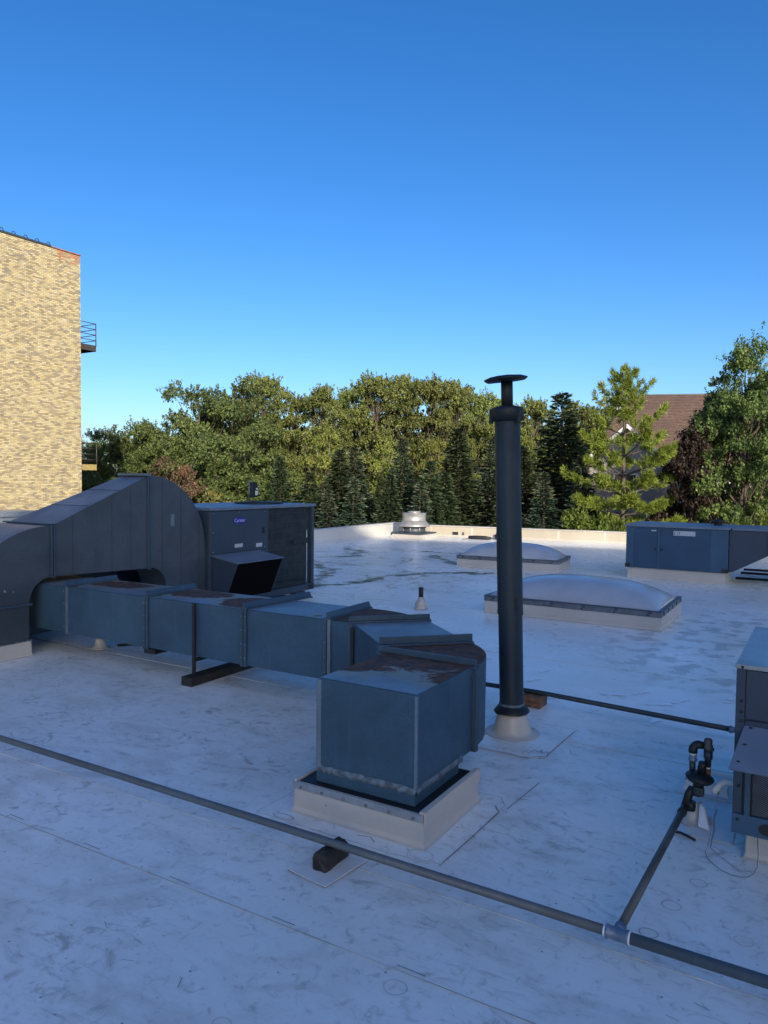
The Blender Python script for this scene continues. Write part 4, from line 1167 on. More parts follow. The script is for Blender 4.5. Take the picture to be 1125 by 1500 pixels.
# left riser with taped union, bend over the top to the right riser
lx, ly = rg.x - .052, rg.y + .03
rx_, ry_ = rg.x + .038, rg.y + .045
MB().tube([(lx, ly, rg.z + .01), (lx - .002, ly, rg.z + .10)], .021, 12).build('riser', M['pipedark'], gl)
MB().tube([(lx, ly, rg.z + .10), (lx, ly, rg.z + .115), (lx, ly, rg.z + .118), (lx, ly, rg.z + .14)], [.029, .029, .024, .026], 10).build('union', M['fitting'], gl)
MB().tube([(lx, ly, rg.z + .141), (lx + .002, ly, rg.z + .158)], .023, 10).build('tape', M['white'], gl)
bend = [(lx + .035 - .035 * math.cos(t), ly + .006 * t, rg.z + .175 + .04 * math.sin(t)) for t in [k * math.pi / 2 / 6 for k in range(7)]]
MB().tube([(lx, ly, rg.z + .155)] + bend + [(rx_ - .02, ry_, rg.z + .212)], [.03] * 3 + [.028] * 5 + [.024], 12).build('elbow', M['steeldark'], gl)
MB().tube([(rx_, ry_, rg.z - .0), (rx_ + .003, ry_, rg.z + .06)], .025, 12).build('riser', M['wood'], gl)
MB().tube([(rx_ + .003, ry_, rg.z + .062), (rx_ + .004, ry_, rg.z + .07)], .0265, 12).build('tape', M['white'], gl)
MB().tube([(rx_ + .004, ry_, rg.z + .071), (rx_ + .006, ry_, rg.z + .125), (rx_ + .006, ry_, rg.z + .13), (rx_ + .006, ry_, rg.z + .18)], [.023, .023, .03, .03], 12).build('riser', M['pipedark'], gl)
MB().tube([(rx_ + .006, ry_, rg.z + .181), (rx_ + .004, ry_, rg.z + .21), (rx_ + .004, ry_, rg.z + .225), (rx_ + .004, ry_, rg.z + .258), (rx_ + .004, ry_, rg.z + .268)], [.026, .034, .028, .028, .02], 10).build('union', M['branchpipe'], gl)
MB().tube([(rx_ - .02, ry_ - .02, rg.z + .195), (rx_ + .045, ry_ - .01, rg.z + .2)], .012, 8).build('plug', M['pipedark'], gl)
# white pipe boots and pads behind the regulator
pb_ = empty('pipe_boot', (-.77, 5.78, 0), 'bent white membrane boot on the roof behind the gas regulator', 'pipe boot')
m = MB().lathe([(.12, .0055), (.11, .012), (.07, .02), (.058, .05), (.055, .10), (.045, .15), (.02, .16)], (-.77, 5.80, 0), 22, jit=.025)
m.build('boot', M['wrap'], pb_)
MB().hexa([(-.74, 5.70, .012), (-.66, 5.66, .012), (-.655, 5.70, .012), (-.72, 5.76, .012), (-.735, 5.72, .17), (-.70, 5.70, .16), (-.695, 5.73, .16), (-.72, 5.76, .17)]).build('membrane_flap', M['white'], pb_, .004)
pk = empty('pitch_pocket', (-.78, 6.5, 0), 'square white flashed pocket on the roof behind the gas regulator', 'flashing')
curb(pk, -.93, -.62, 6.36, 6.66, .06, .03, 'pad', 'pocket')

# ------------------------------------------------------------------ blocks under the pipes
blk = empty('timber_block', (-2.69, 3.88, 0), 'short black charred timber block under the long gas pipe', 'timber block')
bm = bmesh.new()
bmesh.ops.create_cube(bm, size=1)
bmesh.ops.subdivide_edges(bm, edges=bm.edges[:], cuts=7, use_grid_fill=True)
for v in bm.verts:
    p = Vector((v.co.x * .108, v.co.y * .25, v.co.z * .1))
    q = Vector((p.x * 30, p.y * 14, p.z * 30))
    edge = (abs(v.co.x) > .45) + (abs(v.co.z) > .45)
    p += Vector((mnoise.noise(q), mnoise.noise(q + Vector((4, 0, 0))) * (2.0 if abs(v.co.y) > .45 else .5), mnoise.noise(q + Vector((0, 5, 0))))) * .010
    if edge == 2: p.x *= .93; p.z *= .93
    p.z *= 1.1
    v.co = p + Vector((0, 0, .063))
me = bpy.data.meshes.new('timber'); bm.to_mesh(me); bm.free(); me.materials.append(M['blackwood'])
tb = bpy.data.objects.new('timber', me); COL.objects.link(tb); tb.parent = blk
pd_ = MB().prism([(-2.87, 3.67), (-2.56, 3.63), (-2.51, 4.05), (-2.83, 4.08)], 'z', .0045, .008)
tag(pd_.build('slip_sheet', M['pad']), 'square white membrane pad under the black charred timber block', 'pad')

fb = empty('timber_block', (-2.73, 7.87, 0), 'stacked brown timber offcuts under the far pipe beside the vent stack', 'timber block')
MB().box(-2.86, -2.635, 7.76, 8.0, .0, .062).build('timber', M['wood'], fb, .004)
MB().box(-2.855, -2.632, 7.755, 8.0, .065, .125).build('timber', M['wood'], fb, .004)
fpipe = empty('gas_pipe', (-2, 7.87, 0), 'dark pipe crossing the roof behind the vent stack to the near grey unit', 'pipe')
MB().tube([(-8.5, 7.87, .1), (-3.4, 7.87, .145), (-2.7, 7.87, .152), (-.76, 7.86, .10)], .0265, 12).build('pipe', M['pipedark'], fpipe)
MB().tube([(-.765, 7.86, .10), (-.735, 7.86, .10), (-.733, 7.86, .10), (-.70, 7.86, .10), (-.698, 7.86, .1), (-.66, 7.86, .1)], [.036, .036, .029, .029, .037, .037], 10).build('union', M['fitting'], fpipe)
MB().tube([(-.66, 7.86, .10), (1.2, 7.86, .1)], .0265, 12).build('pipe', M['pipedark'], fpipe)

# small plumbing vent and the little boot below the duct
pv = empty('plumbing_vent', (-6.69, 12.6, 0), 'small black pipe standing in a white bottle shaped boot on the open roof', 'roof vent')
MB().lathe([(.14, .002), (.122, .006), (.11, .02), (.112, .07), (.104, .115), (.082, .155), (.06, .185), (.054, .225)], (-6.69, 12.6, 0), 28).build('boot', M['wrap'], pv)
MB().tube([(-6.69, 12.6, .2), (-6.69, 12.6, .41)], .046, 20).build('pipe', M['black'], pv)
lb = empty('pipe_boot', (-8.97, 7.05, 0), 'little white pipe boot in the shadow under the low duct', 'pipe boot')
MB().lathe([(.14, .004), (.13, .01), (.085, .03), (.07, .10), (.065, .2), (.03, .21)], (-8.97, 7.05, 0), 20).build('boot', M['wrap'], lb)
cbm = MB().tube([(-8.85, 7.25, .02), (-8.7, 7.45, .02), (-8.5, 7.5, .03), (-8.2, 7.55, .04), (-7.9, 7.75, .05)], .02, 8)
tag(cbm.build('cable', M['black']), 'dark cable lying on the roof under the low duct', 'cable')

# ------------------------------------------------------------------ house beyond the trees on the right
hs_ = empty('house', (-9.5, 54, -5), 'taupe house with a steep brown shingle roof and a front gable behind the pine', 'house')
ha = R(18)
hx, hy = Vector((math.cos(ha), math.sin(ha))), Vector((-math.sin(ha), math.cos(ha)))
HO = Vector((-11.9, 51.6))
def HP(a, b, z): q = HO + hx * a + hy * b; return (q.x, q.y, z)
def hbox(a0, a1, b0, b1, z0, z1): return MB().hexa([HP(a0, b0, z0), HP(a1, b0, z0), HP(a1, b1, z0), HP(a0, b1, z0), HP(a0, b0, z1), HP(a1, b0, z1), HP(a1, b1, z1), HP(a0, b1, z1)])
hbox(-2.6, 14, 2.6, 12, -5, 3.3).build('wall', M['siding'], hs_)
# main roof: slope facing the viewer, ridge along the house, hipped at the left
mr = MB().add([HP(-3.0, 2.2, 3.1), HP(14.4, 2.2, 3.1), HP(14.4, 8.4, 9.15), HP(.9, 8.4, 9.15), HP(-3.0, 13, 3.1), HP(14.4, 13, 3.1)],
              [(0, 1, 2, 3), (4, 0, 3), (5, 4, 3, 2), (1, 5, 2), (0, 4, 5, 1)])
mr = mr.build('roof', M['shingle'], hs_)
sm = MB()
for k in range(26):
    t0 = k / 26
    b = 2.2 + 6.2 * t0; z = 3.1 + 6.05 * t0
    a0 = -3.0 + 3.9 * t0
    sm.hexa([HP(a0, b - .02, z + .01), HP(14.4, b - .02, z + .01), HP(14.4, b + .05, z + .06), HP(a0, b + .05, z + .06), HP(a0, b - .02, z + .045), HP(14.4, b - .02, z + .045), HP(14.4, b + .05, z + .09), HP(a0, b + .05, z + .09)])
tag(sm.build('shingle_courses', M['shingle'], mr), kind='stuff')
hbox(.8, 14.4, 8.3, 8.5, 9.12, 9.22).build('ridge_cap', M['unitdark'], mr)
hbox(-.1, .5, 7.3, 7.9, 7.2, 9.0).build('chimney', M['trim'], mr)
# front gable wing
GZ, GE, GH = 6.15, 4.0, 2.45
gw = MB().add([HP(-GH, 0, -5), HP(GH, 0, -5), HP(GH, 0, GE), HP(0, 0, GZ), HP(-GH, 0, GE), HP(-GH, 7, -5), HP(GH, 7, -5), HP(GH, 7, GE), HP(0, 7, GZ), HP(-GH, 7, GE)],
              [(0, 1, 2, 3, 4), (1, 6, 7, 2), (5, 0, 4, 9), (6, 5, 9, 8, 7)])
gw.build('gable_wing', M['siding'], hs_)
for s_ in (-1, 1):
    e = 1.16
    p = [HP(0, -.35, GZ + .05), HP(s_ * GH * e, -.35, GZ + .05 - (GZ - GE) * e), HP(s_ * GH * e, 7, GZ + .05 - (GZ - GE) * e), HP(0, 7, GZ + .05)]
    MB().hexa(p + [(a, b, c + .12) for a, b, c in p]).build('gable_roof', M['shingle'], hs_)
    q = [HP(0, -.40, GZ - .10), HP(s_ * GH * e, -.40, GZ - .10 - (GZ - GE) * e), HP(s_ * GH * e, -.352, GZ - .10 - (GZ - GE) * e), HP(0, -.352, GZ - .10)]
    MB().hexa(q + [(a, b, c + .27) for a, b, c in q]).build('rake_trim', M['trim'], hs_)
def hwin(a0, a1, b, z0, z1):
    w = hbox(a0 - .1, a1 + .1, b - .06, b - .002, z0 - .1, z1 + .1).build('window', M['trim'], hs_)
    n = 2
    for i in range(n):
        u0 = a0 + (a1 - a0) * i / n + .03; u1 = a0 + (a1 - a0) * (i + 1) / n - .03
        hbox(u0, u1, b - .075, b - .061, z0, z1).build('pane', M['glass'], w)
hwin(-.7, .7, 0, 1.2, 2.9)
for a in (4.2, 6.3, 8.5, 11): hwin(a, a + 1.1, 2.6, .6, 2.4)
# lower garage roof, right of the gable
hbox(4.0, 13, -2.5, 2.55, -5, -.6).build('garage_wall', M['siding'], hs_)
MB().hexa([HP(3.6, -3.0, -.65), HP(13.4, -3.0, -.65), HP(13.4, 2.58, .25), HP(3.6, 2.58, .25), HP(3.6, -3.0, -.5), HP(13.4, -3.0, -.5), HP(13.4, 2.58, .4), HP(3.6, 2.58, .4)]).build('garage_roof', M['shingle'], hs_)
hbox(3.6, 13.4, -3.06, -3.005, -.75, -.48).build('fascia', M['trim'], hs_)
for a in (5.0, 8.2): hbox(a, a + 2.4, -2.56, -2.502, -5, -1.6).build('garage_door', M['trim'], hs_)

# ------------------------------------------------------------------ trees
def leaf_mesh(name, C, D, N, Ls, Ws, tint, mat):
    """kite shaped leaves: centres C, long axis D, normals N"""
    n = len(C)
    D = D / np.linalg.norm(D, axis=1, keepdims=True)
    S = np.cross(D, N); S /= (np.linalg.norm(S, axis=1, keepdims=True) + 1e-9)
    Nn = np.cross(S, D)
    Ls, Ws = Ls[:, None], Ws[:, None]
    V = np.empty((n, 4, 3), np.float32)
    V[:, 0] = C - D * Ls * .5
    V[:, 1] = C + S * Ws * .5 + Nn * Ls * .12
    V[:, 2] = C + D * Ls * .5
    V[:, 3] = C - S * Ws * .5 + Nn * Ls * .12
    me = bpy.data.meshes.new(name)
    me.vertices.add(n * 4); me.loops.add(n * 4); me.polygons.add(n)
    me.vertices.foreach_set('co', V.reshape(-1))
    me.loops.foreach_set('vertex_index', np.arange(n * 4, dtype=np.int32))
    me.polygons.foreach_set('loop_start', np.arange(0, n * 4, 4, dtype=np.int32))
    me.polygons.foreach_set('loop_total', np.full(n, 4, np.int32))
    at = me.attributes.new('tint', 'FLOAT', 'POINT')
    at.data.foreach_set('value', np.repeat(tint.astype(np.float32), 4))
    me.update(calc_edges=True)
    me.materials.append(mat)
    return me

def unit(v): return v / (np.linalg.norm(v, axis=-1, keepdims=True) + 1e-9)

def tree_root(crown_me, wood):
    """prototype tree at the origin: trunk mesh with its limbs and a crown of leaves"""
    r = bpy.data.objects.new('tree', None); r.empty_display_size = .5
    COL.objects.link(r)
    t = wood[0].build('trunk', wood[1], r)
    c = bpy.data.objects.new('crown', crown_me); COL.objects.link(c); c.parent = r
    return r

def broadleaf(seed, H, base, RX, kind, n_lobes, lobe_r, sprays, per, leaf, spike=.5, profile='round', bark='bark', gap=0.0):
    per = int(per * 1.9)
    rg = np.random.default_rng(seed)
    zc = (H + base) / 2; hz = (H - base) / 2
    lobes = []
    for i in range(n_lobes):
        zz = 1 - 2 * (i + .5) / n_lobes
        an = i * 2.39996 + rg.normal() * .35
        rr = rg.uniform(.62, 1.0) if i % 4 else rg.uniform(.2, .6)
        s_ = max(0, 1 - zz * zz) ** (.5 if profile == 'cone' else .36)
        p = np.array([s_ * math.cos(an) * rr, s_ * math.sin(an) * rr, zz * (max(rr, .88) if profile == 'tall' else rr)]) + rg.normal(size=3) * .06
        h01 = min(1, max(0, (p[2] + 1) / 2))
        if profile == 'tall': wv = .72 + .45 * math.sin(math.pi * min(1, h01 * .75 + .2))
        elif profile == 'cone': wv = 1.25 * (1 - h01) + .18
        else: wv = 1.0 if h01 > .3 else .75 + .8 * h01
        q = np.array([p[0] * RX * wv, p[1] * RX * wv, zc + p[2] * hz])
        lobes.append((q, lobe_r * rg.uniform(.7, 1.25)))
    Cs, Ds, Ns, Ti, Sc = [], [], [], [], []
    for (q, lr) in lobes:
        lt = rg.uniform(-.12, .12)
        k = int(sprays * (lr / lobe_r) ** 1.5)
        u = unit(rg.normal(size=(k, 3)))
        u[:, 2] = np.abs(u[:, 2]) * .9 + u[:, 2] * .1 - .15 * rg.random(k)
        st = q + u * lr * rg.uniform(.35, 1.0, (k, 1)) * np.array([1, 1, .85])
        dr = unit(u + np.array([0, 0, spike]) + rg.normal(size=(k, 3)) * .35)
        ln = lr * rg.uniform(.25, .6, k) * (1 + .5 * spike * (rg.random(k) > .8))
        tn = .42 + lt + rg.normal(size=k) * .15
        t = rg.random((k, per))
        c = st[:, None, :] + dr[:, None, :] * (t * ln[:, None])[:, :, None] + rg.normal(size=(k, per, 3)) * (.10 + .16 * (1 - t))[:, :, None] * lr * .42
        Cs.append(c.reshape(-1, 3))
        d = dr[:, None, :] * .5 + rg.normal(size=(k, per, 3)) * .7 + np.array([0, 0, -.25])
        Ds.append(unit(d).reshape(-1, 3))
        nn = np.array([0, 0, .6]) + u[:, None, :] * .8 + rg.normal(size=(k, per, 3)) * .55
        Ns.append(unit(nn).reshape(-1, 3))
        Ti.append(np.clip(tn[:, None] + rg.normal(size=(k, per)) * .13, 0, 1).reshape(-1))
    C, D, N, T = map(np.concatenate, (Cs, Ds, Ns, Ti))
    n = len(C)
    sc = leaf * .66 * rg.uniform(.5, 1.5, n)
    me = leaf_mesh('crown_' + kind, C, D, N, sc, sc * rg.uniform(.55, .9, n), T, L[kind])
    w = MB()
    r0 = .022 * H
    w.tube([(0, 0, -.2), (.05, .02, base * .6), (.1, -.05, zc), (.05, 0, H * .86)], [r0 * 1.25, r0, r0 * .6, r0 * .15], 8)
    for (q, lr) in lobes:
        z0 = max(base * .75, min(q[2] - .9 * np.linalg.norm(q[:2]) - .8, H * .75))
        a = Vector((.06, 0, z0)); b = Vector(q)
        mid = a.lerp(b, .5) + Vector((0, 0, -.06 * (b - a).length))
        w.tube([a, mid, b], [r0 * .30, r0 * .17, r0 * .05], 5, False)
    return tree_root(me, (w, M[bark]))

def spruce(seed, H, RX, kind, dens=1.0):
    rg = np.random.default_rng(seed)
    w = MB(); w.tube([(0, 0, -.2), (0, 0, H * .5), (0, 0, H)], [.17, .1, .015], 7)
    Cs, Ds, Ns, Ti, Ls = [], [], [], [], []
    z = .4
    while z < H - .12:
        f = 1 - z / H
        R_ = RX * (f ** .74) * rg.uniform(.74, 1.14) + .08
        nb = max(4, int((7 + 5 * f) * dens))
        a0 = rg.random() * 6.28
        for b in range(nb):
            a = a0 + 6.283 * b / nb + rg.normal() * .16
            rb = R_ * rg.uniform(.72, 1.12)
            dh = np.array([math.cos(a), math.sin(a), 0])
            up = .35 - .75 * f if z < H * .9 else .8
            n = max(6, int(rb * 22))
            t = np.sqrt(rg.random(n)) * .97 + .03
            sag = (up * t + .30 * t ** 2 * (1 if f > .15 else .2)) * rb * .5
            sd = np.array([-dh[1], dh[0], 0])
            side = rg.uniform(-1, 1, n)
            wid = (.12 + .30 * rb * (1 - t) * t * 2.2)
            c = dh * (t * rb)[:, None] + sd * (side * wid)[:, None] + np.array([0, 0, 1]) * (z + sag - np.abs(side) * wid * .35 + rg.normal(size=n) * .03)[:, None]
            d = unit(dh * .9 + sd * (side * .9)[:, None] + np.array([0, 0, 1]) * (up * .5 + rg.normal(size=n) * .2 - .12)[:, None])
            Cs.append(c); Ds.append(d)
            Ns.append(unit(np.array([0, 0, .55]) + rg.normal(size=(n, 3)) * .6 + dh * .6))
            Ti.append(np.clip(.12 + .55 * t ** 2 + rg.normal(size=n) * .16 + (.35 if kind == 'spruceb' and z > H * .8 else 0), 0, 1))
            Ls.append(rg.uniform(.16, .36, n))
            if f > .25 and b % 3 == 0: w.tube([(0, 0, z), tuple(dh * rb * .6 + np.array([0, 0, z + up * rb * .25]))], [.03, .01], 4, False)
        z += rg.uniform(.20, .30) * (.6 + .5 * f)
    C, D, N, T, Ln = map(np.concatenate, (Cs, Ds, Ns, Ti, Ls))
    me = leaf_mesh('crown_' + kind, C, D, N, Ln, Ln * .36, T, L[kind])
    return tree_root(me, (w, M['bark']))

def pine(seed, H, RX):
    rg = np.random.default_rng(seed)
    w = MB(); w.tube([(0, 0, -.2), (.06, 0, H * .45), (.0, .03, H * .8), (.02, 0, H)], [.17, .13, .07, .02], 8)
    Cs, Ds, Ns, Ti, Ls = [], [], [], [], []
    z = 2.2
    def tuft(c, ax, s, tn):
        n = 44
        d = unit(ax * .8 + rg.normal(size=(n, 3)) * .6 + np.array([0, 0, .45]))
        ln = rg.uniform(.20, .36, n) * s
        Cs.append(c + d * (ln * .45)[:, None] + rg.normal(size=(n, 3)) * .05); Ds.append(d); Ns.append(unit(rg.normal(size=(n, 3)) + np.array([0, 0, .6])))
        Ti.append(np.clip(tn + rg.normal(size=n) * .12, 0, 1)); Ls.append(ln)
    while z < H - .3:
        f = 1 - z / H
        g_ = min(1.0, f * 2.1) ** .8
        nb = 5 if f < .5 else 6
        a0 = rg.random() * 6.28
        for b in range(nb):
            a = a0 + 6.283 * b / nb + rg.normal() * .25
            rb = RX * g_ * rg.uniform(.6, 1.1) + .2
            dh = np.array([math.cos(a), math.sin(a), 0]); sd = np.array([-dh[1], dh[0], 0])
            rise = .06 + .8 * (1 - f) ** 1.8
            tip = dh * rb + np.array([0, 0, z + rise * rb])
            mid = dh * rb * .55 + np.array([0, 0, z + rise * rb * .35])
            w.tube([(0, 0, z), tuple(mid), tuple(tip)], [.045, .03, .012], 5, False)
            nt = int(6 + rb * 11) if f > .3 else int(3 + rb * 6)
            for k in range(nt):
                t = .48 + .52 * rg.random() ** .7
                if f < .2: t = rg.uniform(.1, 1)
                s_ = rg.uniform(-1, 1) * .42 * rb * (1.15 - t) + rg.normal() * .08
                c = dh * rb * t + sd * s_ + np.array([0, 0, z + rise * rb * t ** 1.6 + rg.uniform(-.03, .16)])
                tuft(c, unit(dh + sd * s_ * .8), rg.uniform(.8, 1.15), .35 + .3 * t * f + rg.normal() * .1)
        z += rg.uniform(.78, 1.1) if f > .25 else rg.uniform(.42, .62)
    for k in range(8): tuft(np.array([.02 + rg.normal() * .12, rg.normal() * .12, H - .5 * rg.random()]), np.array([0, 0, 1.]), 1.0, .4)
    C, D, N, T, Ln = map(np.concatenate, (Cs, Ds, Ns, Ti, Ls))
    me = leaf_mesh('crown_pine', C, D, N, Ln, Ln * .11, T, L['pine'])
    return tree_root(me, (w, M['bark']))

# prototypes: (root, height, crown radius)
PROTO = {
    'round': [(broadleaf(1, 14, 1.5, 4.6, 'round', 62, 1.25, 40, 12, .27), 14.6, 5.2), (broadleaf(2, 14, 1.5, 4.4, 'round', 60, 1.3, 40, 12, .27), 14.6, 5.0)],
    'poplar': [(broadleaf(3, 15.8, 1.5, 2.9, 'poplar', 64, .95, 36, 11, .25, 1.5, 'tall', 'bark'), 15.4, 3.4), (broadleaf(4, 15.8, 1.5, 3.1, 'poplar', 66, .9, 36, 11, .25, 1.7, 'tall', 'bark'), 15.4, 3.5)],
    'yellow': [(broadleaf(5, 10.5, .6, 2.6, 'yellow', 44, .85, 30, 10, .24, .9, 'tall', 'palebark'), 11, 2.9)],
    'red': [(broadleaf(6, 8.5, 1.0, 3.0, 'red', 44, .9, 36, 12, .22, .4), 9, 3.4)],
    'orange': [(broadleaf(7, 6.6, .6, 2.1, 'orange', 30, .75, 36, 12, .2, .4), 7, 2.4)],
    'spruce': [(spruce(8, 12, 2.5, 'spruce', 1.2), 12, 2.3), (spruce(9, 12, 2.6, 'spruce', 1.0), 12, 2.2), (spruce(19, 12, 2.3, 'spruce', 1.1), 12, 2.1)],
    'spruceb': [(spruce(10, 12, 2.0, 'spruceb'), 12, 2.0)],
    'pine': [(pine(11, 12, 3.3), 12, 3.3)],
    'bush': [(broadleaf(12, 4.3, .2, 1.7, 'bush', 26, .7, 36, 12, .17, .5), 4.6, 1.9)],
    'purple': [(broadleaf(13, 9.7, .6, 2.2, 'purple', 46, .75, 36, 11, .2, .8, 'cone'), 10, 2.3)],
    'maple': [(broadleaf(14, 14.5, 1.5, 3.3, 'maple', 84, .95, 42, 12, .21, 1.1, 'tall'), 16.1, 3.8), (broadleaf(15, 14.5, 1.5, 3.3, 'maple', 80, 1.0, 42, 12, .21, 1.1, 'tall'), 16.1, 3.8)],
}
NAMES = {'round': 'maple_tree', 'poplar': 'poplar_tree', 'yellow': 'birch_tree', 'red': 'autumn_maple_tree', 'orange': 'autumn_maple_tree', 'spruce': 'spruce_tree', 'spruceb': 'spruce_tree', 'pine': 'pine_tree', 'bush': 'bush', 'purple': 'purple_tree', 'maple': 'maple_tree'}
TREES = [
    (-53.1, 40.8, 11.2, 2.6, 'round', 'small round tree right beside the corner of the brick building'),
    (-47.6, 39.4, 11.7, 3.7, 'round', 'low dark green tree second from the brick building'),
    (-44.6, 40.1, 12.6, 4.2, 'round', 'mid height dark green tree left of the big maple'),
    (-41.0, 41.2, 14.9, 5.7, 'round', 'big spreading maple with the broad dome left of the tallest crown'),
    (-41.6, 45.6, 15.9, 5.0, 'round', 'tallest round green tree in the left half of the wood'),
    (-43.4, 51.5, 16.3, 3.6, 'poplar', 'thin airy poplar rising just right of the tallest round tree'),
    (-33.5, 37.4, 11.5, 6.7, 'round', 'bright green leafy maple in front, above the grey rooftop unit with the oval badge'),
    (-38.6, 49.6, 14.5, 4.0, 'poplar', 'yellow green poplar right of the bright maple'),
    (-35.4, 49.2, 14.6, 3.9, 'poplar', 'yellowish poplar with a pointed top left of centre'),
    (-36.4, 55.6, 15.6, 4.5, 'poplar', 'dull olive poplar standing behind the spruces left of the roof fan'),
    (-32.7, 53.2, 15.9, 4.6, 'poplar', 'tall olive poplar above and left of the roof fan'),
    (-31.6, 56.2, 16.3, 4.7, 'poplar', 'tallest poplar in the row, straight above the roof fan'),
    (-27.8, 53.8, 15.4, 4.1, 'poplar', 'leafy poplar above and right of the roof fan'),
    (-27.0, 56.6, 15.6, 4.3, 'poplar', 'pale poplar left of the vent stack'),
    (-26.2, 59.3, 14.8, 3.5, 'poplar', 'lower poplar crown touching the left edge of the vent stack'),
    (-26.7, 66.1, 14.8, 3.9, 'poplar', 'far poplar hidden mostly behind the vent stack top'),
    (-22.7, 63.8, 14.5, 4.2, 'poplar', 'sunlit yellow poplar right of the vent stack'),
    (-18.8, 63.8, 14.1, 4.4, 'poplar', 'yellow poplar between the tallest spruce and the long-needled pine'),
    (-18.2, 68.8, 14.0, 3.7, 'round', 'rounded green tree behind the long-needled pine'),
    (-29.7, 41.9, 10.8, 3.7, 'yellow', 'light yellow green bushy tree between poplars and spruces left of centre'),
    (-26.5, 45.0, 10.4, 2.9, 'yellow', 'thin yellowing tree with gaps between the two centre spruces'),
    (-24.1, 47.5, 10.5, 2.9, 'yellow', 'yellowish tree behind the spruces left of the vent stack'),
    (-18.6, 50.8, 10.6, 2.9, 'yellow', 'yellow leaved tree behind the spruces right of the vent stack'),
    (-34.6, 33.0, 8.8, 3.9, 'red', 'red tinged autumn maple above the curved duct elbow'),
    (-31.1, 32.7, 6.9, 2.4, 'orange', 'small orange green bushy tree left of the box on a pole'),
    (-41.4, 33.6, 7.8, 4.1, 'round', 'low dark tree against the slope of the duct hood'),
    (-28.3, 35.6, 8.8, 2.1, 'spruce', 'slim spruce at the left end of the spruce row'),
    (-25.9, 34.7, 7.9, 2.4, 'spruce', 'short dark spruce right behind the grey unit corner'),
    (-25.7, 37.2, 9.3, 2.6, 'spruce', 'spruce third from the left in the row'),
    (-24.9, 38.9, 9.5, 2.4, 'spruceb', 'bluish spruce left of the roof fan'),
    (-21.6, 36.1, 7.8, 2.2, 'spruce', 'short spruce directly left of the roof fan'),
    (-22.8, 40.1, 10.1, 2.5, 'spruceb', 'tall brown topped spruce behind the roof fan'),
    (-19.7, 37.3, 8.6, 2.3, 'spruce', 'dark spruce just right of the roof fan'),
    (-18.7, 40.3, 10.6, 3.0, 'spruce', 'broad dark spruce left of the vent stack'),
    (-18.3, 42.9, 10.1, 2.3, 'spruceb', 'narrow spruce half behind the vent stack'),
    (-15.5, 42.2, 9.6, 2.7, 'spruce', 'dark spruce directly right of the vent stack'),
    (-14.4, 45.4, 13.0, 5.0, 'spruce', 'tallest pointed spruce with its tip against the sky'),
    (-13.4, 39.8, 8.0, 2.5, 'spruceb', 'short dense spruce in front of the tallest one'),
    (-12.2, 42.9, 8.9, 2.6, 'spruceb', 'spruce touching the left side of the pine'),
    (-23.3, 35.0, 7.5, 2.4, 'spruceb', 'low spruce filling the gap left of the roof fan'),
    (-19.6, 36.1, 7.4, 2.3, 'spruceb', 'low spruce right behind the fan windband'),
    (-19.3, 38.6, 8.0, 2.6, 'spruce', 'middle height spruce between the fan and the vent stack'),
    (-15.6, 39.7, 8.0, 2.3, 'spruce', 'low spruce hidden partly by the vent stack'),
    (-23.8, 33.6, 6.9, 1.9, 'spruceb', 'little spruce just right of the grey unit corner'),
    (-9.4, 40.2, 13.4, 4.7, 'pine', 'long-needled sunlit pine with open layered branches'),
    (-10.2, 37.0, 6.5, 2.0, 'bush', 'low yellow green bush left of the blue rooftop unit'),
    (-8.8, 36.7, 5.7, 2.0, 'bush', 'bright low bush at the foot of the pine'),
    (-6.4, 42.5, 11.5, 3.2, 'purple', 'dark purple brown tree between pine and big maple'),
    (-5.5, 47.2, 14.4, 3.5, 'maple', 'left crown of green maple reaching over the house roof'),
    (-3.9, 43.6, 15.5, 4.3, 'maple', 'tallest maple at the right edge of the picture'),
    (-2.4, 47.9, 13.9, 4.6, 'maple', 'maple cut off by the right edge of the picture'),
    (-3.2, 40.0, 6.3, 2.3, 'bush', 'low green bush behind the duct of the blue rooftop unit'),
    (-6.2, 39.3, 5.8, 2.4, 'bush', 'dull bush behind the blue rooftop unit'),
]
used = {}
rt_rng = random.Random(5)
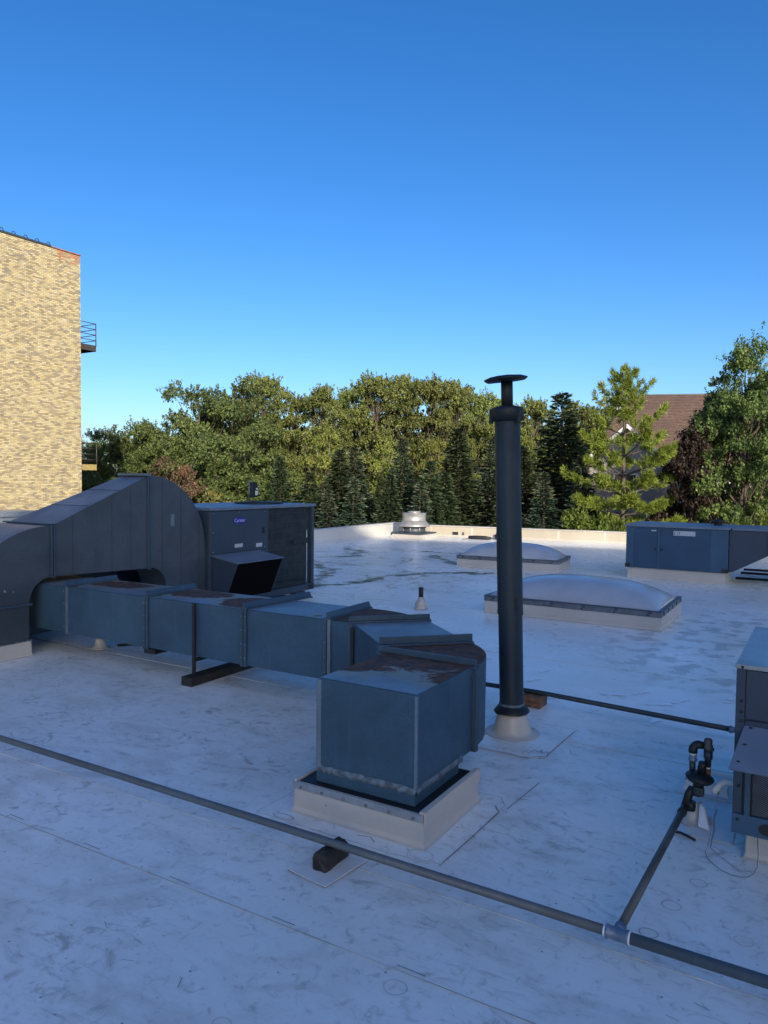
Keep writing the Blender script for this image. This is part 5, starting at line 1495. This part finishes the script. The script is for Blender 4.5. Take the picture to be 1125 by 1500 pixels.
for (x, y, h, w, kind, lab) in TREES:
    k = used.get(kind, 0); used[kind] = k + 1
    pr = PROTO[kind]
    root, ph, prad = pr[k % len(pr)]
    o = root if k < len(pr) else copy_tree(root)
    o.name = NAMES[kind]
    o.location = (x, y, -5)
    sz = h / ph
    sx_ = max(.6 * sz, min(1.5 * sz, w / 2 / prad * (1.75 if 'spruce' in kind else 1.25)))
    if kind in ('round', 'maple', 'poplar'): sx_ = max(sx_, .8 * sz)
    o.scale = (sx_, sx_, sz)
    lean = .05 if 'spruce' in kind else .0
    o.rotation_euler = (rt_rng.uniform(-lean, lean), rt_rng.uniform(-lean, lean), rt_rng.uniform(0, 6.28) if k else .4 * k)
    cat = 'bush' if kind == 'bush' else 'tree'
    grp = {'spruce': 'spruces in the row behind the parapet', 'spruceb': 'spruces in the row behind the parapet', 'bush': 'bushes below the trees'}.get(kind, 'leafy trees beyond the roof')
    tag(o, lab, cat, grp)

# the far wood behind, one mass that closes the gaps
rg = np.random.default_rng(77)
n = 46000
t = rg.random(n)
ax = np.stack([-75 + t * 85, 62 + t * 22 + rg.normal(size=n) * 2.5, np.zeros(n)], 1)
top = 9.3 + 1.3 * np.sin(t * 40) + 1.1 * np.sin(t * 97 + 1) + .6 * np.sin(t * 211) - 3.4 * np.clip(.30 - t, 0, 1) / .28 - 1.0 * np.clip(t - .8, 0, 1) / .2
ax[:, 2] = -5 + (top + 4.2) * np.sqrt(rg.random(n)) + rg.normal(size=n) * .25
D = unit(rg.normal(size=(n, 3)) + np.array([0, 0, .3])); N = unit(rg.normal(size=(n, 3)) * .6 + np.array([.3, -.6, .5]))
fw_me = leaf_mesh('far_wood', ax, D, N, rg.uniform(.35, .75, n), rg.uniform(.25, .5, n), np.clip(.4 + .2 * np.sin(t * 60) + rg.normal(size=n) * .18, 0, 1), L['poplar'])
fw_o = bpy.data.objects.new('far_wood', fw_me); COL.objects.link(fw_o)
tag(fw_o, 'dense far wood closing the view behind the trees', 'wood', None, 'stuff')
